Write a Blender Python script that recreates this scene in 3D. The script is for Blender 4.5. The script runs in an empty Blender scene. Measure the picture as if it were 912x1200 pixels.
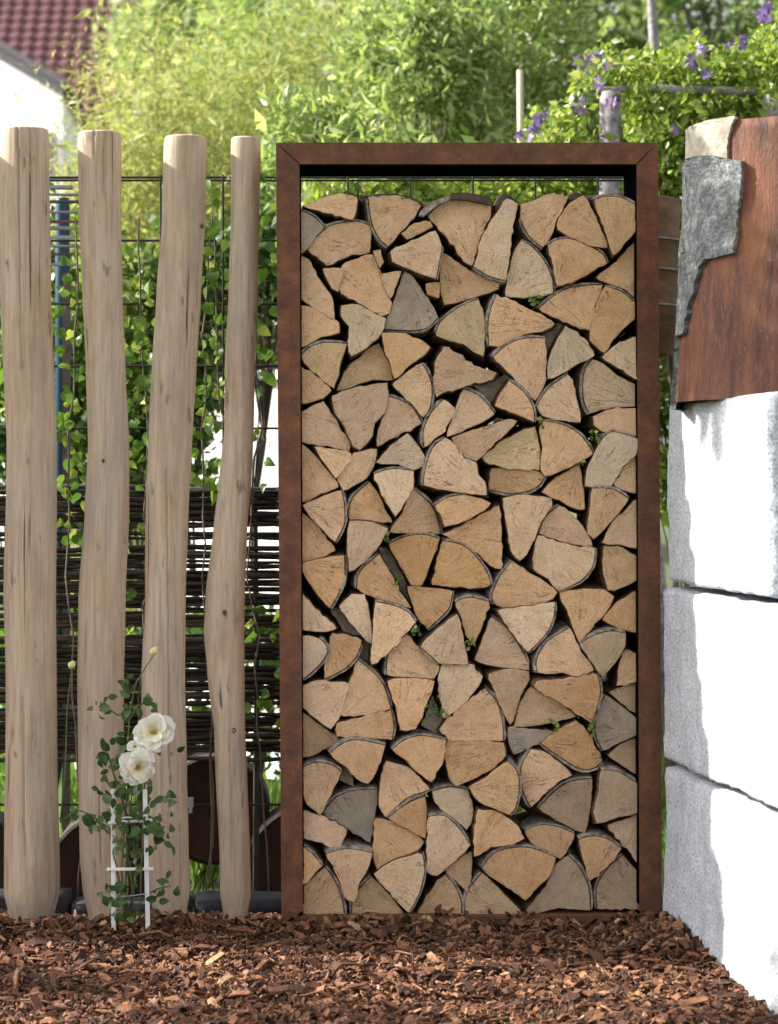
import bpy, bmesh, math, random
import numpy as np
from mathutils import Vector, Matrix, noise

random.seed(7)
scene = bpy.context.scene
COL = scene.collection
# ------------------------------------------------------------------ camera
F = 2712.0          # focal length in photo pixels (912 x 1200)
CAMZ = 1.14
HX, HY = 330.0, 560.0
cam = bpy.data.cameras.new('camera')
cam.sensor_fit = 'VERTICAL'; cam.sensor_height = 36.0; cam.sensor_width = 27.36
cam.lens = 36.0 * F / 1200.0
cam.shift_x = (456 - HX) / 1200.0
cam.shift_y = -(600 - HY) / 1200.0
cam.clip_end = 800.0
cam.dof.use_dof = True; cam.dof.focus_distance = 6.0; cam.dof.aperture_fstop = 4.0
camo = bpy.data.objects.new('camera', cam); COL.objects.link(camo)
camo.location = (0, -6.0, CAMZ); camo.rotation_euler = (math.radians(90), 0, 0)
scene.camera = camo
# ------------------------------------------------------------------ light
AZ, EL = math.radians(12), math.radians(33)
to_sun = Vector((-math.cos(EL) * math.cos(AZ), math.cos(EL) * math.sin(AZ), math.sin(EL)))
sun = bpy.data.lights.new('sun', 'SUN'); sun.energy = 5.0; sun.angle = math.radians(0.6); sun.color = (1.0, 0.95, 0.86)
suno = bpy.data.objects.new('sun', sun); COL.objects.link(suno)
suno.rotation_euler = to_sun.to_track_quat('Z', 'Y').to_euler()
w = bpy.data.worlds.new('World'); scene.world = w; w.use_nodes = True
nt = w.node_tree
sky = nt.nodes.new('ShaderNodeTexSky'); sky.sky_type = 'NISHITA'; sky.sun_disc = False
sky.sun_elevation = EL; sky.sun_rotation = math.radians(-78); sky.dust_density = 3.0; sky.air_density = 1.0
hs = nt.nodes.new('ShaderNodeHueSaturation'); hs.inputs['Saturation'].default_value = 0.16
nt.links.new(sky.outputs[0], hs.inputs['Color'])
nt.links.new(hs.outputs[0], nt.nodes['Background'].inputs[0])
nt.nodes['Background'].inputs[1].default_value = 0.15
vs = scene.view_settings
vs.view_transform = 'Standard'; vs.look = 'None'; vs.gamma = 1.0; vs.use_curve_mapping = False
vs.exposure = 1.25
scene.cycles.max_bounces = 6; scene.cycles.transparent_max_bounces = 4

# ------------------------------------------------------------------ helpers
def W(px, py, Y=0.0):
    Z = Y + 6.0
    return Vector(((px - HX) / F * Z, Y, CAMZ + (HY - py) / F * Z))
def link(o, parent=None):
    COL.objects.link(o)
    if parent is not None: o.parent = parent
    return o
def tag(o, label=None, cat=None, group=None, kind=None):
    if label: o['label'] = label
    if cat: o['category'] = cat
    if group: o['group'] = group
    if kind: o['kind'] = kind
    return o
def empty(name, loc, label, cat, group=None, rz=0.0):
    o = bpy.data.objects.new(name, None); o.empty_display_size = 0.05
    o.location = loc; o.rotation_euler = (0, 0, rz); link(o)
    return tag(o, label, cat, group)
class MB:
    def __init__(s): s.v = []; s.f = []; s.m = []
    def add(s, vs_, fs, mi=0):
        b = len(s.v); s.v += [tuple(p) for p in vs_]
        for f in fs: s.f.append(tuple(i + b for i in f)); s.m.append(mi)
    def box(s, x0, x1, y0, y1, z0, z1, mi=0):
        s.add([(x0,y0,z0),(x1,y0,z0),(x1,y1,z0),(x0,y1,z0),(x0,y0,z1),(x1,y0,z1),(x1,y1,z1),(x0,y1,z1)],
              [(0,3,2,1),(4,5,6,7),(0,1,5,4),(1,2,6,5),(2,3,7,6),(3,0,4,7)], mi)
    def tube(s, pts, r, n=6, cap=True, mi=0):
        pts = [Vector(p) for p in pts]
        if not hasattr(r, '__len__'): r = [r] * len(pts)
        vv = []; up = None
        for i, p in enumerate(pts):
            d = (pts[min(i+1, len(pts)-1)] - pts[max(i-1, 0)]).normalized()
            if up is None: up = Vector((0,1,0)) if abs(d.y) < 0.9 else Vector((1,0,0))
            a = d.cross(up).normalized(); b = a.cross(d).normalized(); up = b
            for k in range(n):
                t = 2*math.pi*k/n
                vv.append(p + (a*math.cos(t) + b*math.sin(t)) * r[i])
        fs = []
        for i in range(len(pts)-1):
            for k in range(n):
                fs.append((i*n+k, i*n+(k+1)%n, (i+1)*n+(k+1)%n, (i+1)*n+k))
        if cap:
            fs.append(tuple(range(n-1, -1, -1))); fs.append(tuple((len(pts)-1)*n+k for k in range(n)))
        s.add(vv, fs, mi)
    def mesh(s, name, mats, smooth=False):
        me = bpy.data.meshes.new(name); me.from_pydata(s.v, [], s.f)
        if not isinstance(mats, (list, tuple)): mats = [mats]
        for m_ in mats: me.materials.append(m_)
        if len(mats) > 1: me.polygons.foreach_set('material_index', s.m)
        if smooth: me.polygons.foreach_set('use_smooth', [True]*len(me.polygons))
        me.update(); return me
    def build(s, name, mats, parent=None, smooth=False, loc=None):
        o = bpy.data.objects.new(name, s.mesh(name, mats, smooth)); link(o, parent)
        if loc is not None: o.location = loc
        return o
def inst(name, me, loc, rot=(0,0,0), sc=1.0, parent=None):
    o = bpy.data.objects.new(name, me); link(o, parent)
    o.location = loc; o.rotation_euler = rot
    o.scale = (sc, sc, sc) if not hasattr(sc, '__len__') else sc
    return o

# ------------------------------------------------------------------ materials
def newmat(name):
    m = bpy.data.materials.new(name); m.use_nodes = True
    t = m.node_tree; b = t.nodes['Principled BSDF']; return m, t, b
def N(t, ty, **kw):
    n = t.nodes.new(ty)
    for k, v in kw.items(): setattr(n, k, v)
    return n
def mth(t, op, a, b=None, c=None):
    n = N(t, 'ShaderNodeMath', operation=op)
    for i, x in enumerate((a, b, c)):
        if x is None: continue
        if isinstance(x, (int, float)): n.inputs[i].default_value = x
        else: t.links.new(x, n.inputs[i])
    return n.outputs[0]
def noi(t, vec, scale, detail=4, rough=0.6, dist=0.0):
    n = N(t, 'ShaderNodeTexNoise'); n.inputs['Scale'].default_value = scale; n.inputs['Detail'].default_value = detail
    n.inputs['Roughness'].default_value = rough; n.inputs['Distortion'].default_value = dist
    if vec is not None: t.links.new(vec, n.inputs['Vector'])
    return n.outputs['Fac']
def mapv(t, src, sc=(1,1,1), rot=(0,0,0)):
    m = N(t, 'ShaderNodeMapping'); m.inputs['Scale'].default_value = sc; m.inputs['Rotation'].default_value = rot
    t.links.new(src, m.inputs['Vector']); return m.outputs[0]
def ramp(t, fac, stops):
    r = N(t, 'ShaderNodeValToRGB'); e = r.color_ramp.elements
    while len(e) < len(stops): e.new(0.5)
    for i, (p, c) in enumerate(stops):
        e[i].position = p; e[i].color = (*c, 1) if len(c) == 3 else c
    t.links.new(fac, r.inputs[0]); return r.outputs[0]
def mixc(t, fac, a, b, mode='MIX'):
    n = N(t, 'ShaderNodeMix', data_type='RGBA', blend_type=mode)
    for i, x in ((0, fac), (6, a), (7, b)):
        if isinstance(x, (int, float)): n.inputs[i].default_value = x
        elif isinstance(x, tuple): n.inputs[i].default_value = (*x, 1)
        else: t.links.new(x, n.inputs[i])
    return n.outputs[2]
def bump(t, b, h, strength=0.4, dist=0.01):
    n = N(t, 'ShaderNodeBump'); n.inputs['Strength'].default_value = strength; n.inputs['Distance'].default_value = dist
    t.links.new(h, n.inputs['Height']); t.links.new(n.outputs[0], b.inputs['Normal'])
def coords(t, kind='Object'):
    return N(t, 'ShaderNodeTexCoord').outputs[kind]
def simple(name, c1, c2, sc=(1,1,1), scale=8, rough=0.8, bs=0.3, bd=0.005, detail=6, metal=0.0, spec=0.3, lo=0.3, hi=0.7, obj='Object'):
    m, t, b = newmat(name)
    v = mapv(t, coords(t, obj), sc)
    n = noi(t, v, scale, detail)
    t.links.new(ramp(t, n, [(lo, c1), (hi, c2)]), b.inputs['Base Color'])
    b.inputs['Roughness'].default_value = rough; b.inputs['Metallic'].default_value = metal
    b.inputs['Specular IOR Level'].default_value = spec
    if bs: bump(t, b, noi(t, v, scale*3, detail), bs, bd)
    return m
def leafmat(name, c1, c2, c3=None, trans=0.45, rough=0.5):
    m, t, b = newmat(name)
    g = N(t, 'ShaderNodeNewGeometry').outputs['Random Per Island']
    oi = N(t, 'ShaderNodeObjectInfo').outputs['Random']
    f = mth(t, 'FRACT', mth(t, 'ADD', g, oi))
    c = ramp(t, f, [(0.0, c1), (0.75, c2), (1.0, c3 or c2)])
    t.links.new(c, b.inputs['Base Color']); b.inputs['Roughness'].default_value = rough
    b.inputs['Specular IOR Level'].default_value = 0.35
    tr = N(t, 'ShaderNodeBsdfTranslucent'); t.links.new(mixc(t, 1.0, c, (1.0, 0.97, 0.62), 'MULTIPLY'), tr.inputs[0])
    mx = N(t, 'ShaderNodeMixShader'); mx.inputs[0].default_value = trans
    out = t.nodes['Material Output']
    t.links.new(b.outputs[0], mx.inputs[1]); t.links.new(tr.outputs[0], mx.inputs[2]); t.links.new(mx.outputs[0], out.inputs[0])
    return m
def endgrain(name, ca, cb, stain, samt=0.5):
    """sawn end of a split log: rings about the pith (object origin), radial checks, stains"""
    m, t, b = newmat(name)
    co = coords(t)
    rnd = N(t, 'ShaderNodeObjectInfo').outputs['Random']
    off = N(t, 'ShaderNodeCombineXYZ'); t.links.new(mth(t, 'MULTIPLY', rnd, 37.0), off.inputs[1])
    va = N(t, 'ShaderNodeVectorMath', operation='ADD'); t.links.new(co, va.inputs[0]); t.links.new(off.outputs[0], va.inputs[1]); P = va.outputs[0]
    sx = N(t, 'ShaderNodeSeparateXYZ'); t.links.new(co, sx.inputs[0])
    r = mth(t, 'SQRT', mth(t, 'ADD', mth(t, 'POWER', sx.outputs[0], 2.0), mth(t, 'POWER', sx.outputs[2], 2.0)))
    wob = noi(t, P, 9, 2)
    ring = mth(t, 'SINE', mth(t, 'ADD', mth(t, 'MULTIPLY', r, 1150.0), mth(t, 'MULTIPLY', wob, 30.0)))
    ring = mth(t, 'MULTIPLY_ADD', ring, 0.5, 0.5)
    ang = mth(t, 'ARCTAN2', sx.outputs[2], sx.outputs[0])
    cv = N(t, 'ShaderNodeCombineXYZ'); t.links.new(mth(t, 'MULTIPLY', ang, 14.0), cv.inputs[0]); t.links.new(mth(t, 'MULTIPLY', r, 6.0), cv.inputs[1]); t.links.new(mth(t, 'MULTIPLY', rnd, 50.0), cv.inputs[2])
    rad = noi(t, cv.outputs[0], 2.6, 4, 0.75)
    fine = noi(t, P, 160, 4, 0.7)
    base = mixc(t, ramp(t, noi(t, P, 22, 5, 0.65), [(0.3, (0,0,0)), (0.7, (1,1,1))]), ca, cb)
    base = mixc(t, mth(t, 'MULTIPLY', ramp(t, noi(t, P, 11, 4, 0.6, 0.6), [(0.5, (0,0,0)), (0.72, (1,1,1))]), samt), base, stain)
    base = mixc(t, mth(t, 'MULTIPLY', ring, mth(t, 'MULTIPLY', ramp(t, noi(t, P, 30, 3), [(0.35, (0.2,0.2,0.2)), (0.65, (1,1,1))]), 0.34)), base, (0.22, 0.12, 0.06))
    base = mixc(t, ramp(t, rad, [(0.24, (0.22,0.22,0.22)), (0.42, (0,0,0))]), base, (0.38, 0.23, 0.13))
    base = mixc(t, ramp(t, rad, [(0.50, (0,0,0)), (0.75, (0.35,0.35,0.35))]), base, (0.70, 0.53, 0.36))
    base = mixc(t, ramp(t, fine, [(0.36, (0.42,0.42,0.42)), (0.52, (0,0,0))]), base, (0.32, 0.19, 0.10))
    cvk = N(t, 'ShaderNodeCombineXYZ'); t.links.new(mth(t, 'MULTIPLY', ang, 2.2), cvk.inputs[0]); t.links.new(mth(t, 'MULTIPLY', r, 3.0), cvk.inputs[1]); t.links.new(mth(t, 'MULTIPLY', rnd, 91.0), cvk.inputs[2])
    crk = mth(t, 'ABSOLUTE', mth(t, 'SUBTRACT', noi(t, cvk.outputs[0], 2.0, 3, 0.7), 0.5))
    crm = mth(t, 'MULTIPLY', ramp(t, crk, [(0.0, (1,1,1)), (0.007, (0,0,0))]), ramp(t, noi(t, P, 17, 2), [(0.47, (0,0,0)), (0.56, (1,1,1))]))
    base = mixc(t, mth(t, 'MULTIPLY', crm, 0.8), base, (0.07, 0.04, 0.025))
    # every log its own lightness
    hv = N(t, 'ShaderNodeHueSaturation'); t.links.new(base, hv.inputs['Color'])
    t.links.new(mth(t, 'MULTIPLY_ADD', rnd, 0.32, 0.92), hv.inputs['Value'])
    t.links.new(mth(t, 'MULTIPLY_ADD', mth(t, 'FRACT', mth(t, 'MULTIPLY', rnd, 17.3)), 0.26, 0.90), hv.inputs['Saturation'])
    t.links.new(hv.outputs[0], b.inputs['Base Color'])
    b.inputs['Roughness'].default_value = 0.85; b.inputs['Specular IOR Level'].default_value = 0.15
    h = mth(t, 'ADD', mth(t, 'MULTIPLY', ring, 0.25), mth(t, 'ADD', fine, mth(t, 'MULTIPLY', ramp(t, rad, [(0.25, (0,0,0)), (0.4, (1,1,1))]), 1.5)))
    h = mth(t, 'SUBTRACT', h, mth(t, 'MULTIPLY', crm, 2.0))
    bump(t, b, h, 0.7, 0.003)
    return m
def polemat():
    m, t, b = newmat('peeled_wood')
    co = coords(t); rnd = N(t, 'ShaderNodeObjectInfo').outputs['Random']
    off = N(t, 'ShaderNodeCombineXYZ'); t.links.new(mth(t, 'MULTIPLY', rnd, 23.0), off.inputs[2])
    va = N(t, 'ShaderNodeVectorMath', operation='ADD'); t.links.new(co, va.inputs[0]); t.links.new(off.outputs[0], va.inputs[1]); P = va.outputs[0]
    big = noi(t, mapv(t, P, (6,6,1.6)), 2.2, 3)
    strk = noi(t, mapv(t, P, (1,1,0.05)), 95, 6, 0.7)
    c = mixc(t, ramp(t, big, [(0.3, (0,0,0)), (0.7, (1,1,1))]), (0.49,0.35,0.235), (0.54,0.44,0.345))
    c = mixc(t, ramp(t, strk, [(0.36, (0.7,0.7,0.7)), (0.56, (0,0,0))]), c, (0.32,0.225,0.16))
    crk = noi(t, mapv(t, P, (1,1,0.022)), 60, 3, 0.5, 0.2)
    c = mixc(t, ramp(t, crk, [(0.30, (0.9,0.9,0.9)), (0.34, (0,0,0))]), c, (0.10,0.065,0.045))
    c = mixc(t, ramp(t, noi(t, mapv(t, P, (1,1,0.35)), 16, 5, 0.6), [(0.58, (0,0,0)), (0.74, (0.45,0.45,0.45))]), c, (0.29,0.175,0.105))
    c = mixc(t, ramp(t, noi(t, mapv(t, P, (1,1,0.22)), 9, 6, 0.7), [(0.5, (0,0,0)), (0.68, (0.55,0.55,0.55))]), c, (0.28,0.24,0.215))
    c = mixc(t, ramp(t, noi(t, mapv(t, P, (1,1,0.3)), 30, 3, 0.5), [(0.66, (0,0,0)), (0.72, (0.7,0.7,0.7))]), c, (0.17,0.10,0.06))
    t.links.new(c, b.inputs['Base Color']); b.inputs['Roughness'].default_value = 0.75; b.inputs['Specular IOR Level'].default_value = 0.2
    bump(t, b, mth(t, 'ADD', strk, mth(t, 'MULTIPLY', ramp(t, crk, [(0.25, (0,0,0)), (0.33, (1,1,1))]), 2.0)), 0.5, 0.003)
    return m

M_END = {
 't': endgrain('sawn_end_tan', (0.58,0.365,0.22), (0.70,0.485,0.315), (0.50,0.25,0.115), 0.45),
 'p': endgrain('sawn_end_pale', (0.62,0.44,0.29), (0.74,0.565,0.405), (0.54,0.34,0.20), 0.4),
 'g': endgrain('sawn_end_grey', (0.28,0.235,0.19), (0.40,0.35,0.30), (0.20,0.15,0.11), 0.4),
 'b': endgrain('sawn_end_brown', (0.42,0.295,0.19), (0.52,0.38,0.26), (0.24,0.15,0.085), 0.5),
 'o': endgrain('sawn_end_orange', (0.54,0.325,0.17), (0.65,0.44,0.265), (0.46,0.21,0.08), 0.55),
 'y': endgrain('sawn_end_yellow', (0.56,0.375,0.22), (0.66,0.47,0.30), (0.40,0.25,0.12), 0.3),
 'e': endgrain('sawn_end_greenish', (0.50,0.375,0.235), (0.58,0.46,0.31), (0.36,0.27,0.15), 0.35),
}
M_SPLIT = simple('split_wood_side_shaded', (0.06,0.035,0.02), (0.17,0.10,0.055), (1,0.12,1), 45, 0.85, 0.5, 0.004)  # sides coloured dark to stand for the shade between the logs
M_BARK = simple('firewood_bark', (0.09,0.068,0.055), (0.50,0.43,0.36), (1,0.5,1), 60, 0.9, 0.8, 0.006)
M_BARKDARK = simple('loose_bark', (0.045,0.028,0.02), (0.12,0.08,0.055), (0.6,1,1), 50, 0.8, 0.8, 0.006)
M_POLE = polemat()
def corten():
    m, t, b = newmat('weathering_steel')
    co = coords(t)
    a = noi(t, co, 16, 7, 0.75); f = noi(t, co, 120, 5, 0.7)
    v = noi(t, mapv(t, co, (9,9,0.7)), 3.5, 4)
    c = ramp(t, a, [(0.28, (0.050,0.024,0.017)), (0.5, (0.130,0.052,0.026)), (0.72, (0.26,0.10,0.038))])
    c = mixc(t, ramp(t, v, [(0.45, (0,0,0)), (0.7, (0.55,0.55,0.55))]), c, (0.075,0.042,0.032))
    c = mixc(t, ramp(t, f, [(0.55, (0,0,0)), (0.75, (0.6,0.6,0.6))]), c, (0.27,0.115,0.05))
    t.links.new(c, b.inputs['Base Color']); b.inputs['Roughness'].default_value = 0.75; b.inputs['Specular IOR Level'].default_value = 0.35
    bump(t, b, mth(t, 'ADD', f, a), 0.35, 0.002); return m
M_CORTEN = corten()
def granite():
    m, t, b = newmat('pale_granite')
    co = coords(t)
    a = noi(t, co, 5, 6, 0.65); f = noi(t, co, 150, 5, 0.75); st = noi(t, mapv(t, co, (6,2.2,1)), 9, 6, 0.7)
    c = ramp(t, a, [(0.3, (0.50,0.53,0.58)), (0.7, (0.66,0.68,0.71))])
    c = mixc(t, ramp(t, f, [(0.38, (0.8,0.8,0.8)), (0.56, (0,0,0))]), c, (0.16,0.18,0.22))
    c = mixc(t, ramp(t, noi(t, mapv(t, co, (2,2,0.8)), 6, 6, 0.75), [(0.52, (0,0,0)), (0.68, (0.6,0.6,0.6))]), c, (0.26,0.28,0.32))
    c = mixc(t, ramp(t, st, [(0.66, (0,0,0)), (0.82, (0.6,0.6,0.6))]), c, (0.42,0.34,0.20))
    t.links.new(c, b.inputs['Base Color']); b.inputs['Roughness'].default_value = 0.85; b.inputs['Specular IOR Level'].default_value = 0.2
    bump(t, b, mth(t, 'ADD', f, mth(t, 'MULTIPLY', st, 2.0)), 0.7, 0.006); return m
M_GRANITE = granite()
def chipmat():
    m, t, b = newmat('bark_chips')
    g = N(t, 'ShaderNodeNewGeometry').outputs['Random Per Island']
    c = ramp(t, g, [(0.0, (0.025,0.014,0.010)), (0.30, (0.095,0.043,0.025)), (0.65, (0.235,0.098,0.050)), (0.93, (0.38,0.175,0.085)), (1.0, (0.50,0.31,0.18))])
    n = noi(t, coords(t), 90, 5, 0.7)
    c = mixc(t, ramp(t, n, [(0.4, (0.6,0.6,0.6)), (0.65, (0,0,0))]), c, (0.055,0.03,0.02))
    t.links.new(c, b.inputs['Base Color']); b.inputs['Roughness'].default_value = 0.8; b.inputs['Specular IOR Level'].default_value = 0.25
    bump(t, b, n, 0.6, 0.004); return m
M_CHIP = chipmat()
M_SOIL = simple('dark_mulch_base', (0.02,0.012,0.009), (0.09,0.05,0.033), (1,1,1), 45, 0.95, 1.0, 0.02)
# ------------------------------------------------------------------ ground
def ground():
    m, t, b = newmat('garden_soil')
    co = coords(t); n = noi(t, co, 3, 8, 0.7); f = noi(t, co, 40, 5, 0.7)
    c = ramp(t, n, [(0.35, (0.045,0.07,0.02)), (0.6, (0.09,0.13,0.035))]); c = mixc(t, ramp(t, f, [(0.4,(0.5,0.5,0.5)),(0.6,(0,0,0))]), c, (0.05,0.04,0.025))
    t.links.new(c, b.inputs['Base Color']); b.inputs['Roughness'].default_value = 1
    bump(t, b, f, 1.0, 0.03)
    mb = MB(); mb.add([(-200,-60,-0.13),(200,-60,-0.13),(200,400,-0.13),(-200,400,-0.13)], [(0,1,2,3)])
    tag(mb.build('ground', m), kind='structure')
ground()
def mulch_h(x, y):
    h = 0.018*noise.noise(Vector((x*2.2, y*2.2, 1.3))) + 0.012*noise.noise(Vector((x*7, y*7, 4.1)))
    h += 0.03*math.exp(-((x-1.0)**2/0.03 + (y+0.22)**2/0.045))      # heaped against the stone
    h += 0.012*math.exp(-((y+0.10)/0.10)**2)
    return h - 0.039
def mulch():
    nx, ny = 150, 90; mb = MB(); x0, x1, y0, y1 = -2.2, 1.7, -2.0, 0.33
    vs_ = [(x0+(x1-x0)*i/nx, y0+(y1-y0)*j/ny, 0) for j in range(ny+1) for i in range(nx+1)]
    vs_ = [(x, y, mulch_h(x, y)-0.008) for x, y, _ in vs_]
    mb.add(vs_, [(j*(nx+1)+i, j*(nx+1)+i+1, (j+1)*(nx+1)+i+1, (j+1)*(nx+1)+i) for j in range(ny) for i in range(nx)])
    tag(mb.build('mulch_bed', M_SOIL, smooth=True), kind='structure')
    rng = random.Random(3); cm = MB()
    def chip(x, y, z, L, wd, th, tilt):
        a = rng.uniform(0, 6.283); d = Vector((math.cos(a), math.sin(a), 0)); s = Vector((-d.y, d.x, 0)); u = Vector((0,0,1))
        R = Matrix.Rotation(rng.gauss(0, tilt), 3, s) @ Matrix.Rotation(rng.gauss(0, tilt*1.2), 3, d)
        d, s, u = R@d, R@s, R@u; c = Vector((x, y, z)); bend = rng.uniform(-.15, .35)*L
        w0, w1, w2 = wd*rng.uniform(.3,.9), wd*rng.uniform(.8,1.2), wd*rng.uniform(.15,.8)
        pts = []
        for (tt, ww, bb) in ((-.5, w0, 0), (rng.uniform(-.15,.15), w1, bend*.5), (.5, w2, 0)):
            o = c + d*(L*tt) + u*bb + s*rng.uniform(-.15,.15)*wd
            pts += [o - s*ww*.5, o + s*ww*.5, o + s*ww*.42 - u*th, o - s*ww*.42 - u*th]
        cm.add(pts, [(0,1,5,4),(4,5,9,8),(1,2,6,5),(5,6,10,9),(3,0,4,7),(7,4,8,11),(0,3,2,1),(8,9,10,11)])
    for i in range(64000):
        x = rng.uniform(-1.35, 1.45); y = rng.uniform(-1.55, 0.22)
        if y > 0.0 and x > 0.0 and x < 0.95: continue
        L = rng.lognormvariate(math.log(0.0132), 0.5); L = min(L, 0.07)
        chip(x, y, mulch_h(x, y) + rng.uniform(-0.002, 0.018), L, L*rng.uniform(.2, .7), rng.uniform(.0015, .005), 0.45)
    for i in range(800):                       # long strips and bigger plates
        x = rng.uniform(-1.3, 1.4); y = rng.uniform(-1.5, 0.0); L = rng.uniform(.04, .09)
        chip(x, y, mulch_h(x, y) + 0.014, L, L*rng.uniform(.10, .45), .004, 0.30)
    for i in range(1500):                       # heap by the stone and along the post feet
        if i % 2: x = rng.gauss(0.98, .075); y = rng.gauss(-.20, .10)
        else: x = rng.uniform(-.9, .95); y = rng.gauss(-.04, .04)
        if x > 0.99 + 0.0978*(-y): continue
        L = rng.uniform(.015, .045)
        chip(x, y, mulch_h(x, y) + rng.uniform(0.008, 0.035), L, L*rng.uniform(.3, .7), .004, 0.6)
    o = cm.build('bark_mulch', M_CHIP)
    tag(o, 'brown bark chips spread loose over the ground before the posts and frame', 'bark mulch', kind='stuff')
mulch()

# ------------------------------------------------------------------ corten frame
def frame():
    root = empty('firewood_frame', (0.49, 0, 0), 'tall rusty steel frame open at front and back, filled with split firewood', 'firewood rack')
    D = 0.215; off = Vector((0.49, 0, 0))
    def bar(name, quad, chamfer=0.0012):
        # quad: four front corners in photo pixels, extruded back by D
        fr = [W(x, y, 0) - off for x, y in quad]; c = sum(fr, Vector())/4
        fi = [p + (c-p).normalized()*chamfer*1.4 for p in fr]
        mb = MB(); n = 4
        vs_ = [p for p in fi] + [p + Vector((0, chamfer, 0)) for p in fr] + [p + Vector((0, D, 0)) for p in fr]
        fs = [(0,1,2,3)] + [(i, i+4, (i+1)%4+4, (i+1)%4) for i in range(4)] + [(i+4, i+8, (i+1)%4+8, (i+1)%4+4) for i in range(4)] + [(11,10,9,8)]
        mb.add(vs_, fs); o = mb.build(name, M_CORTEN, root)
        bm = bmesh.new(); bm.from_mesh(o.data); bmesh.ops.recalc_face_normals(bm, faces=bm.faces); bm.to_mesh(o.data); bm.free()
    bar('left_upright', [(323.5,167.5),(351,193),(355,1068),(330,1084)])
    bar('right_upright', [(771.5,167.5),(776,1084),(750,1068),(746.5,193)])
    bar('top_rail', [(324.4,167),(770.6,167),(746,192.3),(351.6,192.3)])
    ml = simple('inner_shade_black', (0.003,0.003,0.003), (0.008,0.007,0.007), (1,1,1), 30, 1.0, 0.2, 0.002, spec=0.0)  # shade painted as near-black sheets over the frame's inner faces
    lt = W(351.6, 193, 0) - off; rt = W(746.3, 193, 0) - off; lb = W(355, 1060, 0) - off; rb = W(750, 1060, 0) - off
    mb = MB(); mb.box(lt.x+.001, rt.x-.001, .006, D-.002, lt.z-.003, lt.z-.0005); mb.build('shade_sheet', ml, root)
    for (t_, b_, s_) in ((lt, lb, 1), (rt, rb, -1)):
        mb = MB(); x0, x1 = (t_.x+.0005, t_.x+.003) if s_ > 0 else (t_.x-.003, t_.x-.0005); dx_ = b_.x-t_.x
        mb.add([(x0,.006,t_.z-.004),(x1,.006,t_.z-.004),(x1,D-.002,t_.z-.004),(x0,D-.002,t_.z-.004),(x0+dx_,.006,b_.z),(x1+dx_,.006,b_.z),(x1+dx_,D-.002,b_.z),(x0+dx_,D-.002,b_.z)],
               [(0,1,2,3),(7,6,5,4),(0,4,5,1),(1,5,6,2),(2,6,7,3),(3,7,4,0)]); mb.build('shade_sheet', ml, root)
    bar('bottom_rail', [(356,1073),(749.4,1073),(775,1084.5),(331,1084.5)])
frame()

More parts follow.
